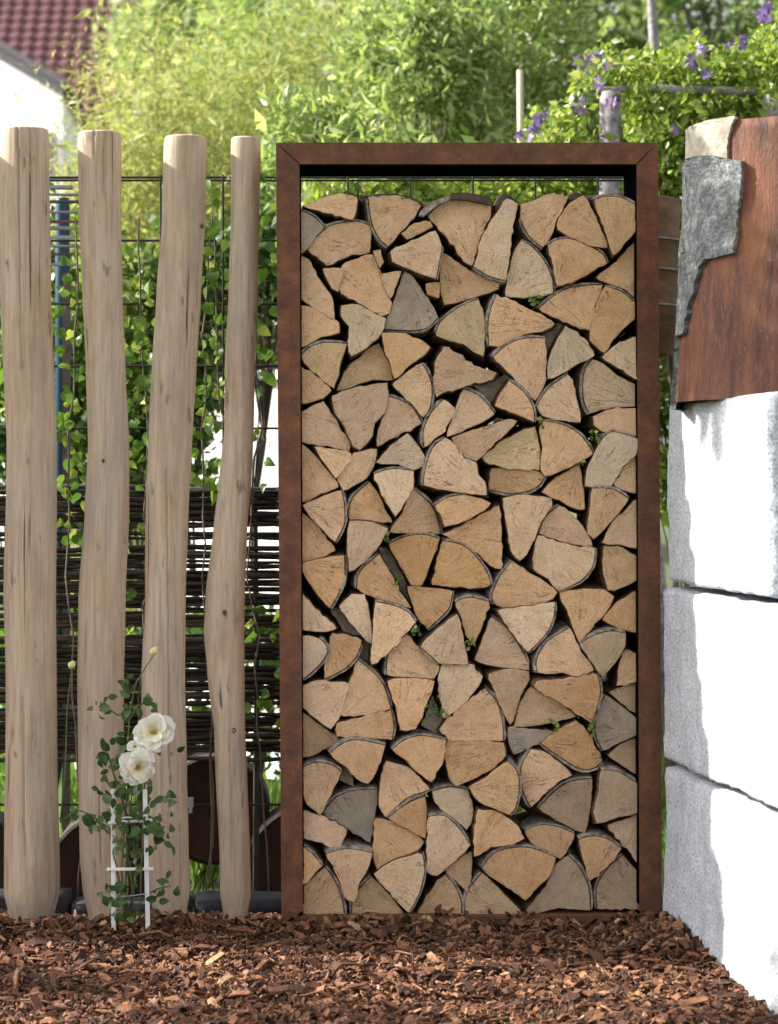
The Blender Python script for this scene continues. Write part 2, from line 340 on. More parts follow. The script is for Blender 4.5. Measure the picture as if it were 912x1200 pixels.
# ------------------------------------------------------------------ firewood
TILES = dict(A=(340,210), B=(540,210), E=(440,210), C=(340,400), D=(540,400), F=(440,400), G=(340,600), H=(540,600), I=(440,600),
             K=(340,780), L=(540,780), M=(440,780), N=(340,310), O=(540,310), P=(340,500), Q=(540,500), R=(340,700), S=(540,700))
LOGS = '''
A t 0 60,130 150,95 250,70 325,88 320,150 305,195 205,165 140,150
A d 3 52,150 120,185 165,230 130,270 80,340 52,365
A t 6 85,345 120,290 180,235 250,212 330,205 385,225 395,260 385,355 300,365 255,385 180,420 130,375
A t 4 475,328 430,280 395,200 380,90 520,80 600,105 635,130 600,190 540,250
E y 0 125,265 190,215 265,205 280,230 155,292
E t 2 325,325 295,482 200,450 85,400 75,350 140,320 290,250
E t 5 255,175 310,125 375,100 470,100 560,130 560,170 510,280 470,420 430,400 385,320 300,225
E p 3 635,492 555,470 480,425 500,370 520,280 580,180 640,95 690,120 665,230
B t 3 400,330 330,270 290,190 292,125 370,100 430,75 520,85 500,130 460,210 430,290
B t 0 595,80 640,150 715,330 640,325 560,290 475,245 475,200 520,130
B y 4 650,100 700,85 780,90 845,120 850,250 800,305 745,370 700,230 660,140
B p 5 295,295 350,330 410,400 445,480 450,550 380,565 290,575 220,570 225,500 245,400 265,340
B t 6 425,320 470,295 540,290 620,320 690,360 715,405 650,440 560,490 470,520 455,430
B t 0 858,290 860,580 790,530 660,480 760,400
A t 0 52,370 85,385 130,470 205,580 215,680 160,650 52,580
A o 0 160,435 260,435 235,545 205,530
A t 0 255,420 350,375 400,365 430,430 480,560 485,650 440,665 370,620 250,555 235,530
A y 0 405,350 438,342 455,400 440,430
A o 0 450,460 540,445 490,580 455,510
A g 4 720,670 670,720 600,735 460,730 490,640 555,450 600,480 680,600
A o 0 660,510 725,500 725,575 670,560
E o 0 330,360 420,420 490,465 600,500 600,530 520,560 420,590 340,610 320,560 315,470
E e 5 295,745 320,690 380,640 440,605 500,585 525,660 530,720 525,860 430,800 300,760
E t 4 555,810 550,720 560,640 590,560 700,610 760,640 870,700 830,730 720,755 620,810
N t 0 52,200 130,215 235,280 240,330 150,350 55,400
N p 0 250,200 330,195 420,245 465,260 445,330 400,375 345,420 300,445 285,400 290,300 250,250
N y 4 55,440 100,400 170,380 275,385 265,420 240,490 215,600 130,530 70,480
N b 0 430,380 460,440 490,500 500,560 400,560 330,580 230,615 245,570 290,490 350,440
N t 0 445,335 560,335 620,360 680,400 650,440 590,480 510,555 490,480 460,400
N t 0 52,495 110,530 200,610 160,650 52,675
N y 5 640,480 670,530 690,600 680,690 650,740 590,670 500,585 560,530
F o 0 330,30 400,60 480,120 590,150 570,185 440,215 350,240 300,270 285,200 290,110
N t 0 205,640 300,605 470,575 475,650 460,720 410,770 400,830 340,900 310,885 270,790 215,700
N t 4 480,640 550,665 600,700 640,770 560,810 480,850 425,885 430,800 460,730
N t 0 52,720 160,665 195,720 240,790 295,870 290,910 200,885 52,860
F t 4 240,515 235,440 270,350 330,285 385,325 365,380 320,450
F t 4 430,230 500,260 545,305 578,350 500,400 350,465 370,390 400,300
F t 4 650,190 720,245 765,320 772,390 680,350 585,315 600,270
O t 4 160,450 230,390 310,360 410,360 415,450 415,560 365,660 330,620 240,530
O e 0 510,300 600,360 650,440 570,480 470,540 425,555 425,480 460,390
O t 4 380,215 450,155 540,110 690,97 650,200 630,320 560,300 480,265
O o 3 705,105 780,130 855,190 855,250 790,310 735,370 700,430 630,370 650,230 680,150
O p 0 860,350 860,560 790,510 690,455 760,390
O p 5 625,725 600,660 595,570 610,500 640,460 690,480 760,540 860,595 862,685 740,695 680,705
O t 0 645,740 740,705 862,700 862,830 760,810 690,810 650,780
O t 3 370,690 420,610 520,535 545,560 560,650 580,765 480,755 400,735
F p 0 155,450 200,500 240,560 240,600 190,625 110,595 5,590 60,530
F t 0 370,470 540,415 660,380 685,385 640,440 580,490 490,580 430,560 400,520
F t 4 235,700 245,620 280,520 340,470 385,500 430,570 490,590 500,650 530,680 540,745 440,735 340,720
F e 0 775,415 790,480 800,560 795,625 700,620 600,605 520,570 590,500 680,450
Q t 5 400,-28 490,-12 560,22 610,72 645,130 560,180 480,215 410,240 390,210 400,100 385,20
Q o 4 410,240 360,300 250,325 140,305 150,205 270,205 390,225
Q t 0 575,185 590,260 605,400 550,395 480,355 395,320 450,260
Q e 3 690,60 740,25 862,60 855,130 790,190 730,290 610,290 620,200
Q t 0 860,140 862,325 800,310 745,285 790,200
P t 0 55,85 110,130 160,190 210,250 235,290 150,325 60,370
P p 0 120,100 200,110 295,130 300,160 225,250 180,190
P p 0 310,130 420,110 410,180 370,250 260,310 230,255
P p 3 410,230 500,205 600,215 600,280 560,360 515,435 470,370 430,280
P t 4 250,310 265,400 260,480 220,560 150,490 60,385 150,345
P t 3 285,400 310,340 385,270 430,330 460,400 500,465 380,460 290,455
P t 0 290,461 380,463 475,495 430,580 370,650 290,705 280,560
P t 0 60,420 130,480 220,600 150,635 60,660
P t 4 590,300 650,345 705,410 735,520 600,515 485,513 545,420
F o 3 290,800 350,760 430,745 560,785 530,820 440,870 340,900 320,840
I t 0 325,110 430,60 540,0 600,-30 610,60 615,275 560,260 500,200 430,150
Q y 0 205,350 300,335 440,350 445,380 390,460 330,600 290,650 255,620 235,530
Q t 3 380,520 410,440 480,385 540,430 600,500 640,575 550,572 460,545
Q p 4 655,590 640,680 580,750 480,800 430,740 355,690 360,600 375,530 470,562 560,583
Q t 3 640,300 740,305 815,350 780,400 720,470 650,545 620,520 630,400
Q t 0 862,350 862,590 790,575 690,565 740,460 790,420
Q o 0 700,580 790,590 862,640 860,740 800,775 720,795 695,700
P t 4 265,625 265,720 240,800 195,880 130,810 60,700 60,664 170,640
P o 4 480,570 560,535 650,525 725,545 690,640 640,770 590,770 530,660
I o 5 330,140 430,165 500,230 550,310 560,355 480,370 280,355 300,250
G t 3 325,370 340,290 430,205 480,290 540,400 590,465 520,450 440,430 350,390
I t 4 580,450 570,400 610,310 665,240 750,300 820,340 880,390 860,420 740,460 640,465
I o 4 375,385 360,460 330,500 255,570 210,520 180,440 155,365 250,370
H p 4 460,440 450,520 410,600 330,680 270,610 180,480 250,470 330,460
H t 0 480,395 600,375 700,380 745,410 710,480 650,540 575,630 555,580 520,480
H t 0 862,380 862,585 790,570 690,525 750,450
G t 0 60,400 120,470 225,565 180,580 60,575
G p 0 240,460 300,400 360,400 380,470 395,560 395,640 330,580
G p 4 415,438 500,455 570,485 610,535 560,590 480,680 400,740 405,600
I t 4 55,790 60,700 90,640 150,595 200,650 310,750 285,810 160,800
I p 2 220,655 310,735 450,742 430,640 400,500 290,580
I o 3 390,440 450,415 550,435 535,490 510,580 470,650 440,600 420,520
H t 4 150,510 220,560 280,640 330,740 335,765 250,760 150,745 70,720 100,640
H t 4 375,780 370,720 420,630 530,565 560,630 600,700 650,770 590,800 500,780
H e 4 580,640 650,600 730,580 800,590 800,650 760,720 690,800 640,730
H t 0 800,670 862,690 862,820 760,845 770,750
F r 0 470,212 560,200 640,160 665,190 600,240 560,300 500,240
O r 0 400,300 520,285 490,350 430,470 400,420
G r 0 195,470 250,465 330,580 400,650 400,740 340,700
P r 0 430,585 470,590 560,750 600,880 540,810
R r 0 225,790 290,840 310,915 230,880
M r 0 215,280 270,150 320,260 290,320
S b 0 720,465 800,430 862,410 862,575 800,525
S g 4 690,745 655,660 660,560 705,477 780,530 865,600 863,660 780,700
S t 4 665,375 682,450 665,540 640,612 550,555 450,490 355,430 370,408 500,400
S o 0 135,375 220,350 330,360 335,400 290,480 245,620 210,560 170,460
S b 0 340,437 440,483 560,577 450,605 340,625 260,630 290,510
S g 0 230,635 330,642 460,652 390,700 260,765 235,700
S o 4 690,800 640,835 560,825 390,710 470,650 560,600 620,660
M t 4 515,110 570,170 595,260 600,350 440,350 340,345 300,300 330,260 420,180
R p 0 735,330 870,325 935,385 900,450 830,530 750,590 730,500 720,400
R t 0 475,410 550,395 700,410 690,450 650,540 610,640 540,645 520,540
R t 4 330,305 410,370 460,440 490,540 460,550 350,570 245,575 280,450
R o 3 490,547 505,620 495,692 380,682 230,675 228,615 350,585
R o 4 345,230 320,290 260,350 170,395 170,320 205,175 280,185 345,210
R p 4 140,200 178,240 165,300 65,400 60,190
R t 0 62,430 130,405 285,420 270,480 245,570 200,640 140,600 62,535
R b 0 62,562 140,617 240,690 200,720 120,765 65,780
R t 4 195,760 260,710 330,695 460,720 440,800 380,905 330,885 270,820
K t 4 62,475 130,455 200,470 240,500 200,580 140,700 80,650 62,600
K g 4 155,690 200,630 280,590 410,580 400,680 380,830 260,760
K o 4 480,395 540,350 620,330 730,350 720,440 665,545 600,500 540,440
M o 0 337,348 440,353 600,363 610,420 540,490 380,565 345,520 325,430
K t 4 655,580 560,615 500,660 450,710 420,660 425,540 450,450 560,480
K t 3 460,715 540,655 630,614 640,680 635,810 560,770
K t 0 62,680 150,705 265,770 230,860 150,830 62,810
K o 0 400,720 480,730 560,770 630,825 600,865 500,905 410,955 390,900
M e 3 265,590 350,570 435,585 445,620 460,680 450,740 430,770 370,720 280,640
M o 5 620,450 660,490 675,560 660,660 630,700 560,670 490,640 440,575 530,520
L o 4 330,665 290,580 285,480 330,395 400,410 490,480 520,510 460,540 380,610
L b 4 365,670 430,600 510,545 615,530 610,640 585,790 480,740
L b 3 660,490 740,500 838,560 838,690 740,710 640,740 625,690 650,590
L b 0 838,335 838,520 780,480 690,420 750,370
M p 4 250,710 320,705 380,750 445,840 400,890 290,985 245,970 245,850
M o 0 485,675 580,690 650,740 700,810 620,840 540,850 465,895 465,780
L t 4 300,775 370,750 450,755 530,785 520,830 470,905 400,870 330,830
L t 0 838,700 838,930 800,880 750,820 690,750
L t 4 555,815 620,800 690,815 755,860 700,930 610,1010 580,920
K t 3 62,850 110,890 150,940 110,980 62,1030
K b 4 165,945 210,1010 240,1080 255,1165 62,1165 62,1040
K t 3 170,885 260,860 385,880 360,960 320,1030 300,1110 270,1100 230,1000
K p 4 620,885 630,960 610,1060 560,1160 500,1100 395,980 480,920 560,895
K b 3 290,1165 300,1080 380,990 450,1060 535,1165
M b 4 325,980 370,1030 400,1100 403,1165 200,1165 240,1080
M t 0 450,870 450,960 435,1060 380,1010 325,960 390,910
M t 5 500,950 560,880 650,855 740,860 845,900 820,980 740,1060 705,1100 640,1050 560,1000
M b 3 422,1165 430,1070 500,975 560,1030 690,1165
L b 4 505,890 560,950 600,1040 608,1145 460,1135 320,1165 310,1150 400,1040 440,940
L b 4 640,1140 640,1040 680,960 760,890 838,980 838,1140
'''
def parse_logs():
    out = []
    for ln in LOGS.strip().splitlines():
        p = ln.split(); ox, oy = TILES[p[0]]; s = 4.0 if p[0] in 'KLM' else 912/220.0
        pts = [(ox + float(a.split(',')[0])/s, oy + float(a.split(',')[1])/s) for a in p[3:]]
        out.append((p[1], int(p[2]), pts))
    return out
def area(p): return 0.5*sum(p[i][0]*p[(i+1) % len(p)][1] - p[(i+1) % len(p)][0]*p[i][1] for i in range(len(p)))
def catmull(pts, n=3):
    out = []
    for i in range(len(pts)-1):
        p0 = pts[max(i-1, 0)]; p1 = pts[i]; p2 = pts[i+1]; p3 = pts[min(i+2, len(pts)-1)]
        for k in range(n):
            t = k/n
            out.append(tuple(0.5*((2*p1[j]) + (-p0[j]+p2[j])*t + (2*p0[j]-5*p1[j]+4*p2[j]-p3[j])*t*t + (-p0[j]+3*p1[j]-3*p2[j]+p3[j])*t**3) for j in (0,1)))
    out.append(pts[-1]); return out
DIR8 = ['right', 'lower right', 'bottom', 'lower left', 'left', 'upper left', 'top', 'upper right']
def dir8(dx, dy): return int(round(math.atan2(dy, dx)/(math.pi/4))) % 8
TONE = dict(t='tan', p='pale', g='grey weathered', b='dull brown', d='dark grey', r='deep-set dark grey', o='orange-stained', y='yellowish', e='greenish-grey')
def firewood():
    rng = random.Random(11); logs = parse_logs(); info = []
    for tone, nb, pts in logs:
        cx = sum(p[0] for p in pts)/len(pts); cy = sum(p[1] for p in pts)/len(pts); ar = abs(area(pts))
        if nb: bx = sum(p[0] for p in pts[:nb])/nb; by = sum(p[1] for p in pts[:nb])/nb
        best = None
        for i, p in enumerate(pts):
            if nb: sc = math.hypot(p[0]-bx, p[1]-by)
            else: sc = math.hypot(p[0]-cx, p[1]-cy)
            if best is None or sc > best[0]: best = (sc, p)
        info.append([cx, cy, ar, best[1], (bx, by) if nb else None])
    L = sorted([i for i, (t, n, p) in enumerate(logs) if min(q[0] for q in p) < 357], key=lambda i: info[i][1])
    Rr = sorted([i for i, (t, n, p) in enumerate(logs) if max(q[0] for q in p) > 744], key=lambda i: info[i][1])
    Bo = sorted([i for i, (t, n, p) in enumerate(logs) if max(q[1] for q in p) > 1062], key=lambda i: info[i][0])
    ORD = ['first','second','third','fourth','fifth','sixth','seventh','eighth','ninth','tenth','eleventh','twelfth','thirteenth','fourteenth','fifteenth','sixteenth','seventeenth','eighteenth','nineteenth','twentieth','twenty-first','twenty-second','twenty-third','twenty-fourth','twenty-fifth','twenty-sixth','twenty-seventh','twenty-eighth','twenty-ninth','thirtieth','thirty-first','thirty-second']
    used = set(); colrank = {}
    inner_ = [i for i in range(len(logs)) if i not in L and i not in Rr and i not in Bo]
    for ci in range(4):
        mem = sorted([i for i in inner_ if ci == min(3, max(0, int((info[i][0]-395)/79.0)))], key=lambda i: info[i][1])
        for rk, i in enumerate(mem): colrank[i] = (ci, rk)
    for i, (tone, nb, pts) in enumerate(logs):
        cx, cy, ar, tip, bk = info[i]
        words = [TONE[tone]]
        words.append('small' if ar < 1000 else ('big' if ar > 3600 else ''))
        words.append('log')
        feat = []
        if bk: feat.append('bark ' + DIR8[dir8(bk[0]-cx, bk[1]-cy)])
        feat.append('tip ' + DIR8[dir8(tip[0]-cx, tip[1]-cy)])
        if i in L: pos = '%s down the left upright' % ORD[L.index(i)]
        elif i in Rr: pos = '%s down the right upright' % ORD[Rr.index(i)]
        elif i in Bo: pos = '%s from left in bottom row' % ORD[Bo.index(i)]
        else:
            ci, rk = colrank[i]; pos = ORD[rk] + ' down in ' + ['left', 'centre-left', 'centre-right', 'right'][ci] + ' column'
        lab = ' '.join(x for x in words if x) + ', ' + ', '.join(feat) + ', ' + pos
        assert lab not in used; used.add(lab)
        # outline: smooth bark arc, splintery straight edges
        if area(pts) < 0: orient = -1
        else: orient = 1
        arc = catmull(pts[:nb], 3) if nb > 1 else []
        rest = ([arc[-1]] if arc else []) + pts[nb if nb > 1 else 0:] + ([arc[0]] if arc else [pts[0]])
        jag = []
        rough = rng.uniform(0.4, 1.5)
        for a, b_ in zip(rest[:-1], rest[1:]):
            d = math.hypot(b_[0]-a[0], b_[1]-a[1]); n = max(1, int(d/5.0))
            nx_, ny_ = (b_[1]-a[1])/max(d, .01), -(b_[0]-a[0])/max(d, .01)
            if nx_*((a[0]+b_[0])/2-cx) + ny_*((a[1]+b_[1])/2-cy) < 0: nx_, ny_ = -nx_, -ny_
            for k in range(n):
                t_ = k/n; j = 0.6 if k == 0 else 1.1 + rng.gauss(0, rough*0.6)
                jag.append((a[0]+(b_[0]-a[0])*t_ + nx_*j, a[1]+(b_[1]-a[1])*t_ + ny_*j))
        poly = arc[:-1] + jag if arc else jag
        poly = [p for k, p in enumerate(poly) if math.hypot(p[0]-poly[k-1][0], p[1]-poly[k-1][1]) > 0.6]
        if area(poly) > 0: poly_f = poly[::-1]
        else: poly_f = poly
        Y0 = 0.020 + rng.uniform(-0.014, 0.016)
        if tone in 'gdb' : Y0 += 0.008
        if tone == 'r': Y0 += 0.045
        tilt = (rng.gauss(0, 0.05), rng.gauss(0, 0.05)); C0 = W(cx, cy, Y0); T0 = W(tip[0], tip[1], Y0)
        def wp(p, dy=0.0):
            q = W(p[0], p[1], Y0); q.y += dy + tilt[0]*(q.x-C0.x) + tilt[1]*(q.z-C0.z); return q - T0
        fr = [wp(p, 0.0025) for p in poly_f]; n = len(fr)
        c_l = C0 - T0
        inner = [p + (c_l-p).normalized()*0.0022 + Vector((0, -0.0025, 0)) for p in fr]
        sh = Vector((rng.gauss(0, 0.006), 0, rng.gauss(0, 0.005)))
        back = []
        for p in fr:
            q = c_l + (p-c_l)*1.34 + sh; q.y = 0.20 - Y0 + rng.uniform(0, 0.004)
            q.x = min(max(q.x + T0.x, 0.054), 0.922) - T0.x; q.z = max(q.z + T0.z, 0.022) - T0.z
            back.append(q)
        mb = MB()
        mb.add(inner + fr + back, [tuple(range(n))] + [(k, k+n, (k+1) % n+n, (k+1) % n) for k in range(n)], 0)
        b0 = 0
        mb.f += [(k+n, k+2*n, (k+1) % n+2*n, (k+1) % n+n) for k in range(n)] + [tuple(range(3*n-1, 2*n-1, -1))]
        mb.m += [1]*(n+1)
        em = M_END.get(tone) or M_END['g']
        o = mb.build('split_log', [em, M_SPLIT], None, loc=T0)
        bm = bmesh.new(); bm.from_mesh(o.data); bmesh.ops.recalc_face_normals(bm, faces=bm.faces); bm.to_mesh(o.data); bm.free()
        tag(o, lab, 'firewood log', 'split logs stacked in the steel frame')
        if arc:
            # bark: band hugging the arc with a dark gap line, thickness varies
            k = len(arc); bx = MB(); th = rng.uniform(1.7, 3.0); vv = []
            for q in range(k):
                a = arc[max(q-1, 0)]; b_ = arc[min(q+1, k-1)]; d = math.hypot(b_[0]-a[0], b_[1]-a[1]) or 1
                nx_, ny_ = (b_[1]-a[1])/d, -(b_[0]-a[0])/d
                if (nx_*(arc[q][0]-cx) + ny_*(arc[q][1]-cy)) < 0: nx_, ny_ = -nx_, -ny_
                t2 = th*rng.uniform(.8, 1.15); g = rng.uniform(0.6, 1.1)
                if q in (0, k-1): t2 *= .45
                pi_ = (arc[q][0]+nx_*g, arc[q][1]+ny_*g); po = (arc[q][0]+nx_*(g+t2), arc[q][1]+ny_*(g+t2))
                e = rng.uniform(0.000, 0.008)
                for pp in (pi_, po):
                    v1 = wp(pp, e); v2 = v1.copy(); v2 = c_l + (v2-c_l)*1.25; v2.y = 0.2 - Y0
                    for v in (v1, v2): v.x = min(max(v.x + T0.x, 0.0505), 0.9235) - T0.x
                    vv += [v1, v2]
            fs = []
            for q in range(k-1):
                i0, j0 = q*4, (q+1)*4   # inner front, inner back, outer front, outer back
                fs += [(i0, i0+2, j0+2, j0), (i0+2, i0+3, j0+3, j0+2), (i0+1, i0, j0, j0+1)]
            fs += [(0, 1, 3, 2), ((k-1)*4, (k-1)*4+2, (k-1)*4+3, (k-1)*4+1)]
            bx.add(vv, fs); bo = bx.build('bark', M_BARK, o)
            bm = bmesh.new(); bm.from_mesh(bo.data); bmesh.ops.recalc_face_normals(bm, faces=bm.faces); bm.to_mesh(bo.data); bm.free()
    # loose curl of bark on top of the stack
    up = [(529,226),(548,225.5),(562,228),(573,231),(576,233)]; dn = [(574.5,240),(560,236.5),(548,234),(535,233),(527,234)]
    vv = [W(x, y, 0.0) for x, y in up+dn]; o0 = vv[0].copy(); n = len(vv)
    mb = MB(); mb.add([v-o0 for v in vv] + [v-o0+Vector((0, 0.18, 0)) for v in vv], [tuple(range(n)), tuple(range(2*n-1, n-1, -1))] + [(k, (k+1) % n, (k+1) % n+n, k+n) for k in range(n)])
    tag(mb.build('loose_bark', M_BARKDARK, None, loc=o0), 'dark brown curl of loose bark lying on top of the stack', 'bark piece')
    up = [(493,247),(503,238),(515,233),(528,230)]; dn = [(530,233.5),(516,238),(505,246),(497,253),(491,252)]
    vv = [W(x, y, 0.004) for x, y in up+dn]; o0 = vv[0].copy(); n = len(vv)
    mb = MB(); mb.add([v-o0 for v in vv] + [v-o0+Vector((0, 0.16, 0)) for v in vv], [tuple(range(n)), tuple(range(2*n-1, n-1, -1))] + [(k, (k+1) % n, (k+1) % n+n, k+n) for k in range(n)])
    tag(mb.build('loose_bark', M_BARK, None, loc=o0), 'grey curved flake of bark peeling beside the top middle log', 'bark piece')
firewood()

# ------------------------------------------------------------------ peeled poles
POSTS = [
 ([(153,-1,56),(165,-1,57),(250,-3,58),(350,1,60),(430,4,64),(520,8,67),(600,7,67),(700,5,66),(800,7,67),(900,6,68),(1000,5,70),(1045,5,70),(1075,12,63),(1110,16,58)], 'thickest peeled pole at far left, with a long dark vertical crack', [(24,150,440),(38,150,230),(30,820,1000)]),
 ([(157,91.5,141.5),(168,91.5,142),(250,93,142),(350,97,144),(430,101,147),(520,104,151),(600,100,151),(700,92,147),(800,91,145),(900,92,145),(1000,94,148),(1040,97,150),(1075,104,146),(1110,108,142)], 'peeled pole with a knotty cracked top, behind the left trellis upright', [(124,165,235),(112,158,190),(119,930,1010)]),
 ([(162,193,242),(172,192,242),(250,190,241),(350,183,235),(430,178,230),(520,174,225),(600,171,221),(700,170,218),(800,165,217),(900,166,219),(1000,170,221),(1045,175,222),(1075,181,218),(1110,184,214)], 'peeled pole leaning slightly right, directly behind the white roses', [(196,560,900),(206,640,760)]),
 ([(163,271.5,304.5),(172,271,305),(250,271,304),(350,268,302),(430,264,299),(500,263,298),(560,257,295),(620,250,290),(700,241,287),(740,239,286),(790,243,287),(860,251,288),(900,252,290),(1000,257,293),(1050,258,294),(1066,261,291),(1110,263,289)], 'thinnest, crooked peeled pole with knots, next to the rusty frame', [(286,500,690),(270,860,1000)]),
]
def pole(profile, label, cracks, name='wooden_pole', dx=0.0, seed=0):
    Y = 0.10; rng = random.Random(seed); NS = 110
    ys = [p[0] for p in profile]
    def at(y):
        for a, b_ in zip(profile[:-1], profile[1:]):
            if y <= b_[0]:
                t = (y-a[0])/(b_[0]-a[0]); t = t if (b_[0] - a[0] < 30) else t*t*(3-2*t)*0.5 + t*0.5
                return a[1]+(b_[1]-a[1])*t, a[2]+(b_[2]-a[2])*t
        return profile[-1][1:]
    rows = []; y = ys[0]
    while y < ys[-1]: rows.append(y); y += 7
    rows.append(ys[-1])
    base = W((profile[-1][1]+profile[-1][2])/2, 1110, Y); base.x += dx
    vv = []
    cl, cr = at(ys[0]); 
    for i, y in enumerate(rows):
        l, r = at(y); c = W((l+r)/2, y, Y); rad = (W(r, y, Y).x - W(l, y, Y).x)/2; c.x += dx
        for k in range(NS):
            a = 2*math.pi*k/NS; ca, sa = math.cos(a), math.sin(a)
            f = 1 + 0.045*noise.noise(Vector((ca*1.3+seed*5, sa*1.3, c.z*2.0))) + 0.02*noise.noise(Vector((ca*4+seed*5, sa*4, c.z*5))) + 0.016*noise.noise(Vector((ca*8+seed*3, sa*8, c.z*1.2)))
            if i == 0: f *= 0.985
            x_px = (l+r)/2 + (r-l)/2*ca
            if sa < 0:
                for (cx0, t0, t1) in cracks:
                    wob = cx0 + 2.0*noise.noise(Vector((y*0.012, seed, 0))) + (y-t0)*0.012
                    dpx = abs(x_px - wob)
                    if t0-8 < y < t1 and dpx < (r-l)/NS*1.6: f *= 0.91
            vv.append(Vector((c.x + rad*f*ca, Y + rad*f*sa*0.92, c.z)) - base)
        if i == 0:
            top_c = len(vv)
    fs = []
    nr = len(rows)
    for i in range(nr-1):
        for k in range(NS): fs.append((i*NS+k, (i+1)*NS+k, (i+1)*NS+(k+1) % NS, i*NS+(k+1) % NS))
    mb = MB(); c = sum(vv[:NS], Vector())/NS; st = len(vv); vv += [c + (v-c)*0.93 + Vector((0, 0, 0.004)) for v in vv[:NS]]; vv.append(c + Vector((0, 0, 0.006))); ci = len(vv)-1
    st2 = len(vv); vv += [v.copy() for v in vv[:NS]]
    fs += [(st2+k, st2+(k+1) % NS, st+(k+1) % NS, st+k) for k in range(NS)] + [(st+k, st+(k+1) % NS, ci) for k in range(NS)]
    mb.add(vv, fs)
    o = mb.build(name, M_POLE, None, smooth=True, loc=base)
    o.data.polygons.foreach_set('use_smooth', [len(p.vertices) == 4 for p in o.data.polygons])
    return tag(o, label, 'wooden pole', 'peeled poles standing in a row')
poles = [pole(p, lab, cr, seed=i+1) for i, (p, lab, cr) in enumerate(POSTS)]
M_KNOT = simple('knot_wood', (0.09,0.05,0.03), (0.22,0.13,0.08), (1,1,1), 120, 0.8, 0.4, 0.003)
def knot(o, px, py, r, Yf):
    p = W(px, py, Yf) - o.location; mb = MB(); rr = r/F*6.0; n = 14
    vv = []; 
    for q, (s, d) in enumerate(((1.0, 0.004), (0.72, -0.003), (0.4, 0.0), (0.12, 0.002))):
        for k in range(n):
            a = 2*math.pi*k/n; vv.append(p + Vector((rr*s*math.cos(a)*0.75, d, rr*s*math.sin(a))))
    fs = [(q*n+k, q*n+(k+1) % n, (q+1)*n+(k+1) % n, (q+1)*n+k) for q in range(3) for k in range(n)] + [tuple(3*n+k for k in range(n))]
    mb.add(vv, fs); mb.build('knot', M_KNOT, o, smooth=True)
knot(poles[3], 263.5, 718, 3.6, 0.046); knot(poles[3], 274, 856, 4.0, 0.062); knot(poles[1], 121, 540, 2.4, 0.047); knot(poles[2], 237, 265, 3.0, 0.062)
# the row of poles goes on beyond the left edge of the picture
EXTRA = ['pole just left of the thickest one, outside the picture', 'second pole beyond the thickest one, outside the picture', 'third pole beyond the thickest one, outside the picture', 'fourth pole beyond the thickest one, outside the picture', 'last pole of the row, farthest left outside the picture']
for i in range(5):
    pr, _, cr = POSTS[(1, 2, 0, 3, 1)[i]]
    o = pole(pr, EXTRA[i], [], dx=(-0.41, -0.85, -0.64, -1.42, -1.25)[i], seed=20+i)
# ------------------------------------------------------------------ granite block wall
def rough_block(name, mat, parent, corners, nx, ny, nz, r=0.03, amp=0.012, seed=0, loc=None):
    """corners: function (u,v,w in 0..1) -> Vector; rounded, noisy block"""
    bm = bmesh.new(); idx = {}
    def vert(i, j, k):
        if (i, j, k) not in idx:
            u, v, w_ = i/nx, j/ny, k/nz
            idx[(i, j, k)] = bm.verts.new((u, v, w_))
        return idx[(i, j, k)]
    def quad(a, b_, c, d): bm.faces.new((vert(*a), vert(*b_), vert(*c), vert(*d)))
    for i in range(nx):
        for j in range(ny):
            quad((i,j,0),(i,j+1,0),(i+1,j+1,0),(i+1,j,0)); quad((i,j,nz),(i+1,j,nz),(i+1,j+1,nz),(i,j+1,nz))
    for i in range(nx):
        for k in range(nz):
            quad((i,0,k),(i+1,0,k),(i+1,0,k+1),(i,0,k+1)); quad((i,ny,k),(i,ny,k+1),(i+1,ny,k+1),(i+1,ny,k))
    for j in range(ny):
        for k in range(nz):
            quad((0,j,k),(0,j,k+1),(0,j+1,k+1),(0,j+1,k)); quad((nx,j,k),(nx,j+1,k),(nx,j+1,k+1),(nx,j,k+1))
    P = [corners(a, b_, c) for a in (0,1) for b_ in (0,1) for c in (0,1)]
    sx = (P[4]-P[0]).length; sy = (P[2]-P[0]).length; sz = (P[1]-P[0]).length
    for v in bm.verts:
        h = Vector((sx, sy, sz))/2; q = Vector((v.co.x*sx, v.co.y*sy, v.co.z*sz)) - h
        inn = Vector([max(-(h[a]-r), min(h[a]-r, q[a])) for a in range(3)]); d = q-inn
        if d.length > 1e-6: q = inn + d.normalized()*r
        t = q + h; base = corners(t.x/sx, t.y/sy, t.z/sz)
        n_ = d.normalized() if d.length > 1e-6 else Vector((0,0,1))
        nv = Vector((base.x*4+seed, base.y*4, base.z*4))
        off = amp*noise.noise(nv) + amp*0.45*noise.noise(nv*3.1) + amp*0.35*noise.noise(nv*8) + amp*0.22*noise.noise(nv*19)
        v.co = base + n_*off
    me = bpy.data.meshes.new(name); bm.normal_update(); bm.to_mesh(me); bm.free(); me.materials.append(mat)
    me.polygons.foreach_set('use_smooth', [True]*len(me.polygons))
    o = bpy.data.objects.new(name, me); link(o, parent)
    return o
